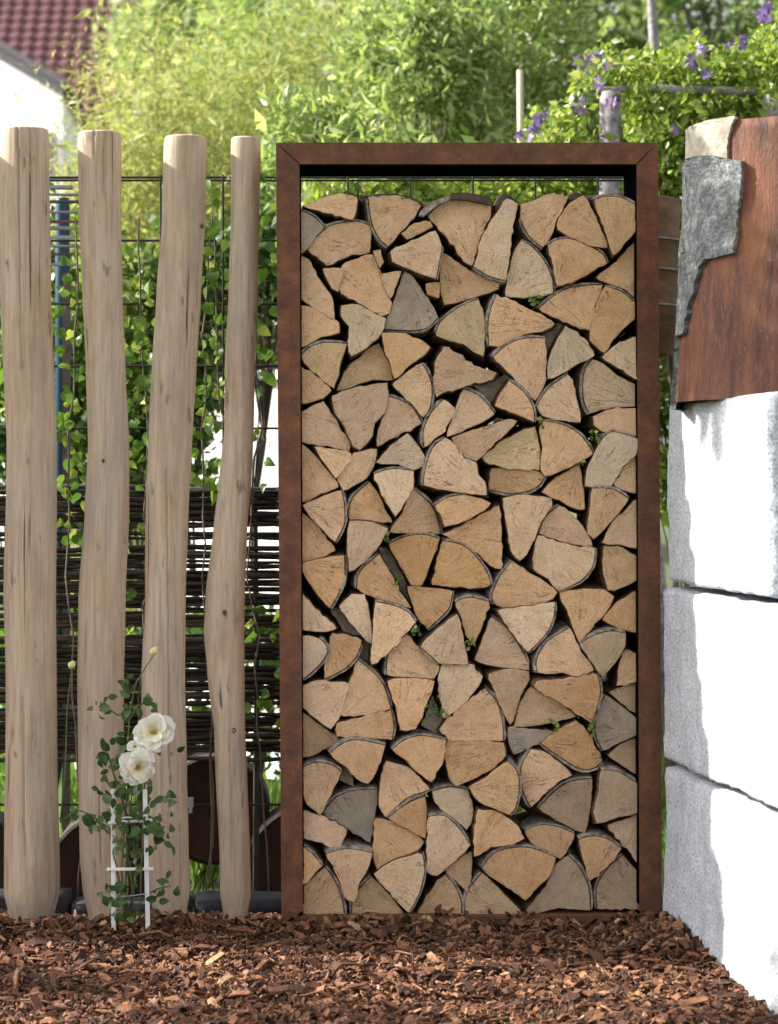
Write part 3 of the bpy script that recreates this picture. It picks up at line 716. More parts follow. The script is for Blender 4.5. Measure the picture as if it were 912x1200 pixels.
def wall():
    root = empty('granite_wall', (1.25, -0.5, -0.05), 'dry stacked wall of pale granite blocks standing right of the rusty frame', 'stone wall')
    off = Vector((1.25, -0.5, -0.05))
    def fx(Y): return 0.988 + 0.0978*(-Y-0.03)
    def blk(y0, y1, z0, z1, thick, seed, push=0.0, skew=0.0, amp=0.013):
        def f(u, v, w_):
            Y = y0 + (y1-y0)*v; z = z0 + (z1-z0)*w_ + skew*(v-0.5)*(1 if w_ > .5 else 1)
            return Vector((fx(Y)+push + thick*u, Y, z)) - off
        rough_block('block', M_GRANITE, root, f, 20, 60, 34, 0.012, amp, seed)
    blk(-0.895, -0.055, 0.873, 1.330, 0.52, 1.0, 0.0, 0.0, 0.010)
    blk(-1.15, -0.028, 0.416, 0.857, 0.55, 5.0, -0.006, 0.0, 0.010)
    blk(-0.98, -0.03, -0.12, 0.398, 0.56, 9.0, 0.0, 0.0, 0.010)
    blk(-1.75, -1.165, 0.412, 0.862, 0.55, 13.0, 0.0)
    blk(-1.75, -0.99, -0.12, 0.402, 0.56, 17.0, 0.004)
wall()

# ------------------------------------------------------------------ stump on the wall
def debarked():
    m, t, b = newmat('debarked_red_brown_wood')
    co = coords(t)
    s1 = noi(t, mapv(t, co, (1,1,0.15)), 34, 7, 0.78, 0.25); s2 = noi(t, mapv(t, co, (1,1,0.22)), 14, 5, 0.65, 0.3); f = noi(t, mapv(t, co, (1,1,0.3)), 120, 5, 0.75)
    c = ramp(t, s1, [(0.30, (0.032,0.015,0.013)), (0.5, (0.105,0.038,0.023)), (0.72, (0.21,0.080,0.040))])
    c = mixc(t, ramp(t, s2, [(0.55, (0,0,0)), (0.75, (0.5,0.5,0.5))]), c, (0.20,0.11,0.075))
    c = mixc(t, ramp(t, f, [(0.56, (0,0,0)), (0.74, (0.7,0.7,0.7))]), c, (0.34,0.21,0.145))
    c = mixc(t, ramp(t, noi(t, mapv(t, co, (1,1,.3)), 7, 4), [(0.48, (0,0,0)), (0.7, (0.6,0.6,0.6))]), c, (0.30,0.11,0.040))
    c = mixc(t, ramp(t, noi(t, mapv(t, co, (1,1,.4)), 11, 5, .7), [(0.58, (0,0,0)), (0.7, (0.7,0.7,0.7))]), c, (0.028,0.02,0.024))
    t.links.new(c, b.inputs['Base Color']); b.inputs['Roughness'].default_value = 0.65; b.inputs['Specular IOR Level'].default_value = 0.35
    bump(t, b, mth(t, 'ADD', s1, f), 0.7, 0.006); return m
def greybark():
    m, t, b = newmat('grey_tree_bark')
    co = coords(t); a = noi(t, co, 26, 6, 0.75, 0.4); f = noi(t, co, 110, 5, 0.7); v = N(t, 'ShaderNodeTexVoronoi'); v.inputs['Scale'].default_value = 120; t.links.new(co, v.inputs['Vector'])
    c = ramp(t, a, [(0.32, (0.06,0.065,0.065)), (0.5, (0.16,0.17,0.175)), (0.68, (0.40,0.39,0.36))])
    c = mixc(t, ramp(t, noi(t, co, 9, 4), [(0.55, (0,0,0)), (0.7, (0.4,0.4,0.4))]), c, (0.17,0.16,0.085))
    c = mixc(t, ramp(t, f, [(0.3, (0.8,0.8,0.8)), (0.5, (0,0,0))]), c, (0.05,0.05,0.05))
    t.links.new(c, b.inputs['Base Color']); b.inputs['Roughness'].default_value = 0.9; b.inputs['Specular IOR Level'].default_value = 0.15
    bump(t, b, mth(t, 'ADD', mth(t, 'ADD', a, f), v.outputs['Distance']), 0.6, 0.004); return m
M_REDWOOD = debarked(); M_GBARK = greybark()
def stump():
    cx, cy = 1.262, -0.36; z0, z1 = 1.325, 1.985
    mb = MB(); NS = 96; NR = 30; vv = []
    def R(a, z):
        t = (z-z0)/(z1-z0); r = 0.262 + 0.030*max(0.0, 1-t)**1.6
        n_ = Vector((math.cos(a)*2.2, math.sin(a)*2.2, z*0.9))
        return r*(1 + 0.035*noise.noise(n_*0.8) + 0.022*noise.noise(Vector((math.cos(a)*7, math.sin(a)*7, z*1.2))) + 0.007*noise.noise(Vector((math.cos(a)*18, math.sin(a)*18, z*3))))
    for i in range(NR+1):
        z = z0+(z1-z0)*i/NR
        for k in range(NS):
            a = 2*math.pi*k/NS; vv.append(Vector((R(a, z)*math.cos(a), R(a, z)*math.sin(a), z-z0)))
    fs = [(i*NS+k, i*NS+(k+1) % NS, (i+1)*NS+(k+1) % NS, (i+1)*NS+k) for i in range(NR) for k in range(NS)]
    fs += [tuple(NR*NS+k for k in range(NS))]
    mb.add(vv, fs); o = mb.build('tree_stump', M_REDWOOD, None, smooth=True, loc=Vector((cx, cy, z0)))
    o.data.polygons.foreach_set('use_smooth', [len(p.vertices) == 4 for p in o.data.polygons])
    tag(o, 'thick reddish-brown tree stump, half stripped of grey bark, standing on the granite wall', 'tree stump')
    def hit(px, py, extra):
        d = Vector(((px-HX)/F, 1, (HY-py)/F)); o_ = Vector((0, -6, CAMZ)); rr = 0.27 + extra
        for _ in range(6):
            A = d.x**2+d.y**2; B = 2*(d.x*(o_.x-cx)+d.y*(o_.y-cy)); C = (o_.x-cx)**2+(o_.y-cy)**2-rr*rr; D_ = B*B-4*A*C
            if D_ < 0: t = -B/(2*A); p = o_+d*t; a = math.atan2(p.y-cy, p.x-cx); break
            t = (-B-math.sqrt(D_))/(2*A); p = o_+d*t; a = math.atan2(p.y-cy, p.x-cx); rr = R(a, p.z) + extra
        r = R(a, p.z)+extra
        return a, p.z, r
    def patch(poly, label, th, seed, wrap=False, mt=None):
        ys = [p[1] for p in poly]; y = min(ys)+0.3; rows = []
        while y < max(ys):
            xs = []
            for a, b_ in zip(poly, poly[1:]+poly[:1]):
                if (a[1] <= y) != (b_[1] <= y): xs.append(a[0]+(b_[0]-a[0])*(y-a[1])/(b_[1]-a[1]))
            if len(xs) >= 2:
                l, r = min(xs), max(xs); r += 2.2*noise.noise(Vector((y*0.12, seed, 0))) + 1.2*noise.noise(Vector((y*0.5, seed, 3)))
                rows.append((y, l, max(r, l+1)))
            y += 2.5
        nc = 12; vv = []; mb = MB()
        for (y, l, r) in rows:
            a0, z_, _ = hit(l, y, th); a1, _, _ = hit(r, y, th)
            if a0 > 0: a0 -= 2*math.pi
            if a1 > 0: a1 -= 2*math.pi
            if wrap: a0 = a0 - 0.6
            for layer in (0, 1):
                for c in range(nc+1):
                    a = a0+(a1-a0)*c/nc
                    t_ = th*(1 if layer == 0 else 0) - 0.002*layer + (0.004*noise.noise(Vector((a*6, z_*14, seed))) if layer == 0 else 0)
                    rr = R(a, z_) + t_
                    vv.append(Vector((rr*math.cos(a), rr*math.sin(a), z_-z0)))
        S_ = 2*(nc+1); fs = []; n = len(rows)
        for i in range(n-1):
            for c in range(nc): fs.append((i*S_+c, i*S_+c+1, (i+1)*S_+c+1, (i+1)*S_+c))
            e = nc; fs.append((i*S_+e, i*S_+e+nc+1, (i+1)*S_+e+nc+1, (i+1)*S_+e)); fs.append((i*S_, (i+1)*S_, (i+1)*S_+nc+1, i*S_+nc+1))
        for i in (0, n-1):
            for c in range(nc): fs.append((i*S_+c, i*S_+c+1, i*S_+c+1+nc+1, i*S_+c+nc+1))
        mb.add(vv, fs); q = mb.build('bark', mt or M_GBARK, o, smooth=False); q['label'] = label
        bm = bmesh.new(); bm.from_mesh(q.data); bmesh.ops.recalc_face_normals(bm, faces=bm.faces); bm.to_mesh(q.data); bm.free()
    M_SUNBARK = simple('inner_bark_sun_tone', (0.20,0.175,0.14), (0.42,0.37,0.30), (1,1,1), 30, 0.9, 0.5, 0.004)  # inner bark coloured paler so the top piece looks sunlit
    patch([(803,158),(812,146),(830,142),(862,139.5),(859,160),(853,172),(852,192),(850,198),(830,193),(803,190)], 'piece of bark at the top, coloured paler to look sunlit', 0.009, 1, True, M_SUNBARK)
    patch([(803,189),(830,193),(850,199),(869,200),(868,235),(863,258),(862,285),(859,302),(843,303),(824,306),(813,302),(803,298)], 'broad grey lichen-covered piece of bark', 0.013, 2, True)
    patch([(799,298),(822,300),(823,312),(816,328),(812,347),(805,362),(803,378),(799,396),(794,406),(788,409),(792,360)], 'narrow tapering strip of bark', 0.012, 3, True)
    patch([(786,412),(794,412),(793,440),(792,478),(782,480),(783,440)], 'dark lower strip of bark', 0.012, 4, True)
stump()

# ------------------------------------------------------------------ mesh fence with twigs
M_WIRE = simple('dark_steel_wire', (0.012,0.014,0.013), (0.04,0.035,0.03), (1,1,1), 80, 0.6, 0.2, 0.001)
def mesh_fence():
    Y = 0.55; o = W(330, 560, Y); o.z = 0
    root = empty('wire_mesh_fence', o, 'dark steel wire mesh fence running behind the poles and the frame', 'fence')
    s = (Y+6)/F
    for py in (208, 282, 356, 429, 502, 576, 650, 723, 797, 870, 943):
        mb = MB(); mb.tube([W(-330, py, Y)-o, W(742, py, Y)-o], 0.0034, 6)
        if py in (208,): mb.tube([W(-330, py+3.5, Y+.01)-o, W(742, py+3.5, Y+.01)-o], 0.003, 6)
        mb.build('horizontal_bar', M_WIRE, root)
    x = -324
    while x < 745:
        mb = MB(); mb.tube([W(x, 205, Y-0.007)-o, W(x, 1090, Y-0.007)-o], 0.0030, 6); mb.build('vertical_bar', M_WIRE, root); x += 73.2
    m2 = simple('fence_clip', (0.30,0.33,0.38), (0.42,0.45,0.5), (1,1,1), 30, 0.4, 0.1, 0.001)
    mb = MB(); a = W(223, 938, Y-0.02)-o; mb.box(a.x-0.008, a.x+0.009, a.y-0.01, a.y+0.01, a.z-0.018, a.z+0.008)
    mb.box(a.x-0.004, a.x+0.006, a.y-0.014, a.y-0.002, a.z-0.034, a.z-0.018); mb.build('clip', m2, root)
mesh_fence()
M_TWIG = simple('dark_willow_twigs', (0.004,0.0035,0.0035), (0.020,0.016,0.014), (0.3,1,1), 25, 0.45, 0.4, 0.003, spec=0.5)
M_TWIGB = simple('brown_willow_twigs', (0.02,0.014,0.010), (0.075,0.055,0.042), (0.3,1,1), 25, 0.5, 0.4, 0.003, spec=0.5)
def wicker():
    rng = random.Random(5); Y = 0.66; o = W(140, 560, Y); o.z = 0
    root = empty('wicker_hurdle', o, 'low dark woven willow hurdle behind the poles, below the climbing vine', 'wicker fence')
    stakes = [W(x, 560, Y).x for x in (-300,-215,-130,-45, 40, 125, 210, 300, 345)]
    for sx in stakes:
        mb = MB(); p = Vector((sx, Y, 0)) - o; mb.tube([p+Vector((0,0,-.05)), p+Vector((.003,0,.5)), p+Vector((-.002,0,1.13))], [0.010,.009,.007], 7); mb.build('stake', M_TWIG, root)
    py = 572.0; i = 0
    x0, x1 = W(-320, 0, Y).x, W(352, 0, Y).x
    while py < 893:
        r = rng.uniform(0.0040, 0.0092); z = W(0, py, Y).z; ph = i % 2; xs = np.linspace(x0, x1, 44); pts = []
        sl = rng.gauss(0, 0.006); wv = rng.uniform(0.001, .005); f = rng.uniform(3, 8); p0 = rng.uniform(0, 6)
        for x in xs:
            j = sum(1 for s_ in stakes if s_ < x)
            pr = [s_ for s_ in stakes if s_ <= x]; nx_ = [s_ for s_ in stakes if s_ > x]
            if pr and nx_:
                t_ = (x-pr[-1])/(nx_[0]-pr[-1]); w_ = math.cos(math.pi*t_)*(1 if (len(pr)+ph) % 2 else -1)
            else: w_ = 0
            pts.append(Vector((x, Y + 0.015*w_, z + sl*(x+.3) + wv*math.sin(f*x+p0) + rng.gauss(0, .0006))) - o)
        mb = MB(); mb.tube(pts, [r*rng.uniform(.85, 1.1) for _ in pts], 6); mb.build('twig', M_TWIGB if rng.random() < .3 else M_TWIG, root, smooth=True)
        py += rng.choice([2.6, 3.0, 3.6, 4.2, 5.2]) if rng.random() > 0.10 else rng.uniform(8, 13); i += 1
wicker()

# ------------------------------------------------------------------ dark log rounds, kerb behind the poles
M_ROUND = simple('dark_brown_round', (0.022,0.010,0.008), (0.060,0.026,0.018), (1,1,1), 14, 0.8, 0.5, 0.006)
M_RIM = simple('round_rim', (0.02,0.016,0.015), (0.07,0.055,0.05), (1,1,1), 30, 0.8, 0.4, 0.004)
def rounds():
    data = [(252,950,63,0.86,'dark brown log round with lighter rim, between the third pole and the thin pole'),
            (366,1024,80,0.80,'dark log round leaning lower, behind the thin pole and the frame foot'),
            (132,1030,76,0.84,'dark log round low behind the two left poles'),
            (-32,1022,66,0.82,'dark log round behind the thickest pole at the left edge')]
    rng = random.Random(2)
    for cx, cy, r, Y, lab in data:
        c = W(cx, cy, Y); R = r/F*(Y+6); n = 48; mb = MB(); vv = []
        rad = [R*(1+0.02*noise.noise(Vector((math.cos(a)*2+cx, math.sin(a)*2, 0)))) for a in np.linspace(0, 2*math.pi, n, endpoint=False)]
        prof = [(0.0, 0.012), (0.86, 0.004), (0.95, 0.0), (1.0, 0.008), (1.0, 0.16), (0.0, 0.16)]
        for (s, dy) in prof:
            for k in range(n):
                a = 2*math.pi*k/n; vv.append(Vector((rad[k]*max(s, .001)*math.cos(a), dy, rad[k]*max(s, .001)*math.sin(a))))
        mb = MB(); mb.add(vv, [(q*n+k, q*n+(k+1) % n, (q+1)*n+(k+1) % n, (q+1)*n+k) for q in range(5) for k in range(n)])
        o = mb.build('log_round', M_ROUND, None, loc=c)
        tag(o, lab, 'log round', 'dark log rounds behind the poles')
        rb = MB(); vv = []
        for (s, dy) in ((0.975, -0.001), (1.02, 0.004), (1.02, 0.155)):
            for k in range(n):
                a = 2*math.pi*k/n; vv.append(Vector((rad[k]*s*math.cos(a), dy, rad[k]*s*math.sin(a))))
        rb.add(vv, [(q*n+k, q*n+(k+1) % n, (q+1)*n+(k+1) % n, (q+1)*n+k) for q in range(2) for k in range(n)]); rb.build('bark', M_RIM, o)
rounds()
M_BASALT = simple('dark_blue_basalt', (0.012,0.014,0.02), (0.04,0.045,0.06), (1,1,1), 12, 0.75, 0.5, 0.006)
def kerb():
    root = empty('stone_kerb', (-0.3, 0.42, 0), 'dark bluish stone kerb lying on the ground behind the poles', 'kerb')
    x = -1.6; i = 0
    while x < 0.9:
        L = 0.34
        def f(u, v, w_, x=x): return Vector((x + (L-.008)*u + 0.3, -0.06+0.14*v, -0.15 + (0.130+0.01*((i*7) % 3-1))*w_))
        rough_block('kerb_stone', M_BASALT, root, f, 8, 4, 4, 0.012, 0.008, i*3.3); x += L; i += 1
kerb()
# dark banded stump behind the frame, on a hidden granite block
def dark_stump():
    Y = 0.75; cxp = 722; s = (Y+6)/F
    root_l = W(cxp, 415, Y); R = (797-cxp)*s; z0 = W(0, 418, Y).z; z1 = W(0, 236, Y).z
    mb = MB(); n = 48; vv = []; zs = []
    bands = [z0, z0+.006, W(0,365,Y).z, W(0,361,Y).z, W(0,357,Y).z, W(0,323,Y).z, W(0,320,Y).z, W(0,316,Y).z, W(0,290,Y).z, W(0,285,Y).z, W(0,280,Y).z, z1-.005, z1]
    rs = [0.78, .86, 1.0, 1.03, .975, 1.0, 1.02, .98, .99, 1.03, .97, .99, .96]
    for z, q in zip(bands, rs):
        for k in range(n):
            a = 2*math.pi*k/n; vv.append(Vector((R*q*math.cos(a), R*q*math.sin(a), z-z0)))
    m_ = len(bands)
    mb.add(vv, [(i*n+k, i*n+(k+1) % n, (i+1)*n+(k+1) % n, (i+1)*n+k) for i in range(m_-1) for k in range(n)] + [tuple((m_-1)*n+k for k in range(n)), tuple(range(n-1, -1, -1))])
    M_ = simple('dark_banded_wood', (0.055,0.028,0.014), (0.15,0.075,0.032), (1,1,3), 9, 0.8, 0.5, 0.006)
    o = mb.build('tree_stump', M_, None, smooth=True, loc=Vector((root_l.x, Y, z0)))
    tag(o, 'dark brown banded stump in the gap between the frame and the bark-patched stump', 'tree stump')
    M_r = simple('pale_hoop', (0.12,0.11,0.10), (0.24,0.22,0.2), (1,1,1), 40, 0.7, 0.3, 0.003)
    for py in (361, 320, 285):
        r_ = MB(); z = W(0, py, Y).z - z0
        r_.tube([Vector((R*1.03*math.cos(a), R*1.03*math.sin(a), z)) for a in np.linspace(0, 2*math.pi, 41)], 0.0035, 5, cap=False); r_.build('hoop', M_r, o)
    p = MB(); p.box(-0.06, 0.06, -0.06, 0.06, -z0-0.05, -0.003); q = MB()
    def f(u, v, w_): return Vector((root_l.x-0.075+0.15*u, Y-0.07+0.14*v, -0.05+(z0+0.048)*w_))
    b = rough_block('stone_pillar', M_GRANITE, None, f, 6, 6, 20, 0.02, 0.01, 31)
    tag(b, 'pale stone pillar hidden behind the firewood, carrying the dark banded stump', 'stone pillar')
dark_stump()

# ------------------------------------------------------------------ white trellis and rose
M_WHITE = simple('white_painted_wood', (0.70,0.71,0.72), (0.84,0.84,0.83), (1,1,0.3), 60, 0.5, 0.2, 0.002)
M_GWIRE = simple('grey_wire', (0.30,0.31,0.33), (0.4,0.4,0.42), (1,1,1), 60, 0.4, 0)
def trellis():
    Y = -0.115; o = W(152, 1082, Y)
    root = empty('plant_trellis', o, 'small white ladder trellis stuck in the mulch, carrying the white rose', 'trellis')
    def bar(name, a, b_, wd, y=0.0, mat=M_WHITE):
        p, q = W(*a, Y)-o, W(*b_, Y)-o; p.y += y; q.y += y; d = (q-p).normalized(); s = Vector((-d.z, 0, d.x))*wd/2; t = Vector((0, wd*0.4, 0))
        mb = MB(); mb.add([p-s-t, p+s-t, q+s-t, q-s-t, p-s+t, p+s+t, q+s+t, q-s+t], [(0,1,2,3),(7,6,5,4),(0,4,5,1),(1,5,6,2),(2,6,7,3),(3,7,4,0)])
        ob = mb.build(name, mat, root)
        bv = ob.modifiers.new('b', 'BEVEL'); bv.width = 0.0012; bv.segments = 2
    bar('upright', (133.5,1090),(132.5,925), 0.0115); bar('upright', (173.5,1089),(170,925), 0.0115)
    bar('rung', (127,963.5),(179,960.5), 0.0075, -0.009); bar('rung', (125.5,1018),(180,1017.5), 0.0075, -0.009)
    pass
    bar('rung', (134,957.5),(164,957), 0.004, -0.012)
    mb = MB(); mb.tube([W(x, y, Y)-o+Vector((0,-.01,0)) for x, y in ((131,1058),(133,1053),(140,1050),(155,1049),(168,1047),(172,1046.5))], 0.0013, 5)
    mb.build('wire', M_GWIRE, root, smooth=True)
trellis()
M_LEAF_R = leafmat('rose_leaf', (0.035,0.08,0.022), (0.08,0.15,0.045), (0.15,0.20,0.08), 0.3, 0.35)
M_STEM = simple('green_stem', (0.06,0.09,0.03), (0.12,0.14,0.05), (1,1,1), 30, 0.6, 0)
def petal_mat():
    m, t, b = newmat('white_petal'); co = coords(t)
    sx = N(t, 'ShaderNodeSeparateXYZ'); t.links.new(co, sx.inputs[0])
    c = ramp(t, mth(t, 'MULTIPLY', sx.outputs[2], 30.0), [(0.0, (0.80,0.70,0.30)), (0.4, (0.84,0.80,0.58)), (1.0, (0.86,0.85,0.79))])
    t.links.new(c, b.inputs['Base Color']); b.inputs['Roughness'].default_value = 0.6
    tr = N(t, 'ShaderNodeBsdfTranslucent'); t.links.new(c, tr.inputs[0]); mx = N(t, 'ShaderNodeMixShader'); mx.inputs[0].default_value = 0.3
    t.links.new(b.outputs[0], mx.inputs[1]); t.links.new(tr.outputs[0], mx.inputs[2]); t.links.new(mx.outputs[0], t.nodes['Material Output'].inputs[0]); return m
M_PETAL = petal_mat(); M_STAMEN = simple('stamen', (0.45,0.32,0.03), (0.30,0.22,0.05), (1,1,1), 80, 0.7, 0)
def leaf_mesh(name, mat, L=1.0, wd=0.6, fold=0.18, curl=0.15, serr=False, heart=False):
    """leaf from origin along +Z (local), facing -Y"""
    prof = [(0,0),(0.12,.30),(0.3,.47),(0.5,.5),(0.7,.38),(0.88,.17),(1,0)] if not heart else [(0,0),(-.06,.25),(0.08,.46),(0.3,.52),(0.55,.38),(0.8,.17),(1,0)]
    mb = MB(); vv = []; n = len(prof)
    for t, h in prof: vv.append((0, -curl*L*t*(1-t)*2 + curl*L*t*t*.8, (0 if t < 0 else t)*L))
    for sgn in (-1, 1):
        for t, h in prof[1:-1]: vv.append((sgn*h*wd*L, -fold*h*wd*L - curl*L*t*(1-t)*2 + curl*L*t*t*.8, t*L))
    fs = []; k = n-2
    for s_ in range(2):
        b0 = n + s_*k
        fs.append((0, 1, b0) if s_ == 0 else (0, b0, 1))
        for i in range(k-1): fs.append((i+1, i+2, b0+i+1, b0+i) if s_ == 0 else (i+2, i+1, b0+i, b0+i+1))
        fs.append((n-2, n-1, b0+k-1) if s_ == 0 else (n-1, n-2, b0+k-1))
    mb.add(vv, fs); return mb.mesh(name, mat, True)
def petal_mesh(L, wd, cup, curl, seed):
    rng = random.Random(seed); mb = MB(); vv = []; nu, nv = 7, 6
    for j in range(nv+1):
        t = j/nv
        for i in range(nu+1):
            u = i/nu*2-1; half = wd*0.5*max(0.0, math.sin(math.pi*min(1, (0.12+0.62*t))))**.8*(1 if t < .8 else 1-(t-.8)*1.2)
            tt = t*(1 - 0.10*u*u*t - (0.05 if abs(u) < .2 else 0)*t)
            wav = 0.05*L*math.sin(u*5+seed)*t*t
            vv.append((u*half, -cup*L*(math.sin(t*1.4)) - 0.20*wd*u*u*(1-t*0.3) + curl*L*t**3 + wav, tt*L))
    mb.add(vv, [(j*(nu+1)+i, j*(nu+1)+i+1, (j+1)*(nu+1)+i+1, (j+1)*(nu+1)+i) for j in range(nv) for i in range(nu)])
    return mb.mesh('petal', M_PETAL, True)
def rose():
    rng = random.Random(21); Y = -0.10; o = W(152, 1080, Y)
    root = empty('rose_plant', o, 'young rose plant with two open white blooms climbing the white trellis', 'rose')
    def P(x, y, dy=0.0): return W(x, y, Y) - o + Vector((0, dy, 0))
    # stems
    stems = [[(150,1082),(148,1030),(150,980),(155,930),(160,905)], [(153,1082),(158,1030),(163,970),(170,920),(178,868)], [(150,1082),(143,1020),(147,960),(152,900),(160,872)],
             [(154,1082),(160,1010),(152,940),(150,870),(153,830),(160,800),(172,780),(180,768)], [(148,1082),(140,1030),(134,1000),(128,970),(112,958)], [(155,1082),(168,1050),(185,1040),(200,1038)],
             [(151,960),(135,910),(128,885),(122,870)], [(152,840),(145,835),(138,838),(118,822)], [(153,1080),(156,1040),(150,1000),(160,960),(185,958)], [(152,845),(160,828),(172,822)], [(128,975),(110,955),(90,948),(72,962)]]
    for s in stems:
        mb = MB(); pts = [P(x, y, -0.012+rng.uniform(-.012,.012)) for x, y in s]
        mb.tube(pts, [0.0030*(1-.55*i/len(pts)) for i in range(len(pts))], 5); mb.build('stem', M_STEM, root, smooth=True)
    # leaves
    lm = [leaf_mesh('rose_leaf', M_LEAF_R, 1.0, w_, f, c) for w_, f, c in ((0.62,.2,.15), (0.7,.35,.25), (0.55,.1,.05))]
    cl = [(128,870,9),(122,885,8),(135,892,9),(150,915,12),(140,925,11),(160,925,12),(128,905,8),(120,930,6),(135,945,11),(155,950,12),(170,935,9),(188,938,8),(195,945,6),(120,957,10),(108,965,7),
          (135,965,12),(150,970,13),(165,968,11),(180,970,9),(190,975,8),(145,985,11),(160,990,11),(175,990,9),(150,1003,8),(165,1008,6),(122,1040,9),(130,1046,7),(140,1060,9),(145,1068,8),(195,1038,8),(185,1048,6),(155,1040,7),
          (118,822,6),(128,828,6),(172,822,6),(150,800,7),(158,815,7),(152,835,7),(98,958,6),(84,955,5),(148,860,8),(200,885,4),(150,885,7),(140,1030,5),(172,1060,5)]
    cnt = 0
    for x, y, n in cl:
        for _ in range(max(2, int(n*0.75))):
            if cnt >= 292: break
            p = P(x+rng.gauss(0, 7 if n > 6 else 5), y+rng.gauss(0, 6), rng.uniform(-0.075, 0.03)); L = rng.uniform(0.018, 0.036)
            inst('leaf', rng.choice(lm), p, (rng.gauss(-.25, .65), rng.uniform(0, 6.28), rng.gauss(0, .7)), (L, L, L), root); cnt += 1
    # blooms: empty-free, petals ring by ring
    pm = [[petal_mesh(L, wd, cup, curl, s) for s in (1, 2, 3)] for (L, wd, cup, curl) in ((0.055, .052, 0.18, .20), (0.044, .046, .38, .12), (0.030, .034, .60, .05))]
    def bloom(px, py, R, tiltx, tiltz, dy):
        s = R/0.055; c = P(px, py, dy)
        sm = MB(); 
        for k in range(26):
            a = rng.uniform(0, 6.28); rr = rng.uniform(0, .009)*s; h = rng.uniform(.006, .013)*s
            q = Vector((math.cos(a)*rr, 0, math.sin(a)*rr)); sm.tube([q*.5, q+Vector((0, -h, 0)), q+Vector((0, -h-.003*s, 0))], [.0006*s, .0006*s, .0013*s], 5)
        f = sm.build('flower', M_STAMEN, root, loc=c); f.rotation_euler = (tiltx, 0, tiltz); f['label'] = 'open white rose bloom with yellow stamens'
        for ring, (np_, yoff, ang) in enumerate(((7, 0.004, 0.0), (7, 0.0, .45), (5, -0.003, .2))):
            for k in range(np_):
                a = ang + 2*math.pi*k/np_ + rng.gauss(0, .1); sc = s*rng.uniform(.9, 1.08)
                e = Matrix.Rotation(a, 4, 'Y') @ Matrix.Rotation(rng.gauss(0, .1), 4, 'X')
                ob = inst('petal', pm[ring][k % 3], (0, yoff*s + .0012*(k % 2), 0), e.to_euler(), sc, f)
    bloom(183, 854, 0.055, -0.12, -0.05, -0.075); bloom(163.5, 893, 0.050, 0.20, 0.25, -0.095)
    bloom(160, 872, 0.021, -0.7, 0.3, -0.07)
    # buds
    for px, py, r in ((181.5, 762, .0105), (85.5, 778, .0095)):
        mb = MB(); n = 10; c = P(px, py, -0.03)
        for q in range(5):
            pass
        vv = []; prof = [(-1.1,.15),(-.8,.7),(-.2,1.0),(.5,.85),(1.0,.5),(1.15,.2)]
        for (z, rr) in prof:
            for k in range(n): a = 2*math.pi*k/n; m_ = 1+0.08*math.sin(a*3+z*2); vv.append((rr*r*math.cos(a)*m_, rr*r*math.sin(a)*m_, z*r))
        mb.add(vv, [(i*n+k, i*n+(k+1) % n, (i+1)*n+(k+1) % n, (i+1)*n+k) for i in range(5) for k in range(n)] + [tuple(5*n+k for k in range(n))])
        ob = mb.build('bud', M_PETAL, root, smooth=True, loc=c); ob.rotation_euler = (0, .5, 0)
        for k in range(4):
            a = k*math.pi/2; inst('sepal', lm[0], Vector((0, 0, -r)), (0.5*math.cos(a), 0, a), r*1.5, ob)
    mb = MB(); mb.tube([P(72, 962, -.03), P(78, 900, -.03), P(80, 830, -.03), P(85, 785, -.03)], [.002, .0018, .0014, .0012], 5); mb.build('stem', M_STEM, root, smooth=True)
rose()
# ------------------------------------------------------------------ vegetation helpers
M_BAMBOO = leafmat('bamboo_leaf', (0.27,0.32,0.10), (0.43,0.45,0.18), (0.60,0.54,0.30), 0.5)
M_BAMBOO_G = leafmat('bamboo_leaf_green', (0.20,0.30,0.09), (0.34,0.43,0.15), (0.50,0.50,0.24), 0.5)
M_SHRUB = leafmat('shrub_leaf', (0.15,0.24,0.08), (0.33,0.44,0.17), (0.56,0.60,0.34), 0.55, 0.3)
M_CLEM = leafmat('climber_leaf', (0.12,0.21,0.035), (0.28,0.38,0.07), (0.52,0.54,0.22), 0.5, 0.35)
M_TREE = leafmat('tree_leaf', (0.20,0.30,0.12), (0.38,0.47,0.22), (0.56,0.58,0.36), 0.6)
M_DARKTREE = leafmat('conifer_leaf', (0.13,0.23,0.08), (0.25,0.36,0.14), (0.38,0.44,0.2), 0.55)
M_HEDGE = leafmat('hedge_leaf', (0.045,0.10,0.03), (0.11,0.19,0.05), (0.32,0.38,0.14), 0.45, 0.35)
M_VINE = leafmat('vine_leaf', (0.055,0.13,0.028), (0.14,0.25,0.045), (0.34,0.42,0.10), 0.45, 0.35)
M_GRASSM = leafmat('grass_blade', (0.07,0.16,0.025), (0.14,0.24,0.04), (0.26,0.32,0.09), 0.4)
M_CULM = simple('bamboo_culm', (0.20,0.22,0.07), (0.34,0.30,0.12), (1,1,.2), 20, 0.5, 0)
M_TRUNK = simple('tree_bark', (0.06,0.05,0.04), (0.18,0.155,0.13), (1,1,.25), 14, 0.9, 0.6, 0.02)
M_BIRCH = simple('birch_bark_post', (0.07,0.06,0.065), (0.42,0.38,0.39), (1,1,1.6), 22, 0.8, 0.4, 0.01)
M_PURPLE = leafmat('clematis_petal', (0.13,0.08,0.24), (0.21,0.14,0.36), (0.36,0.28,0.50), 0.3)
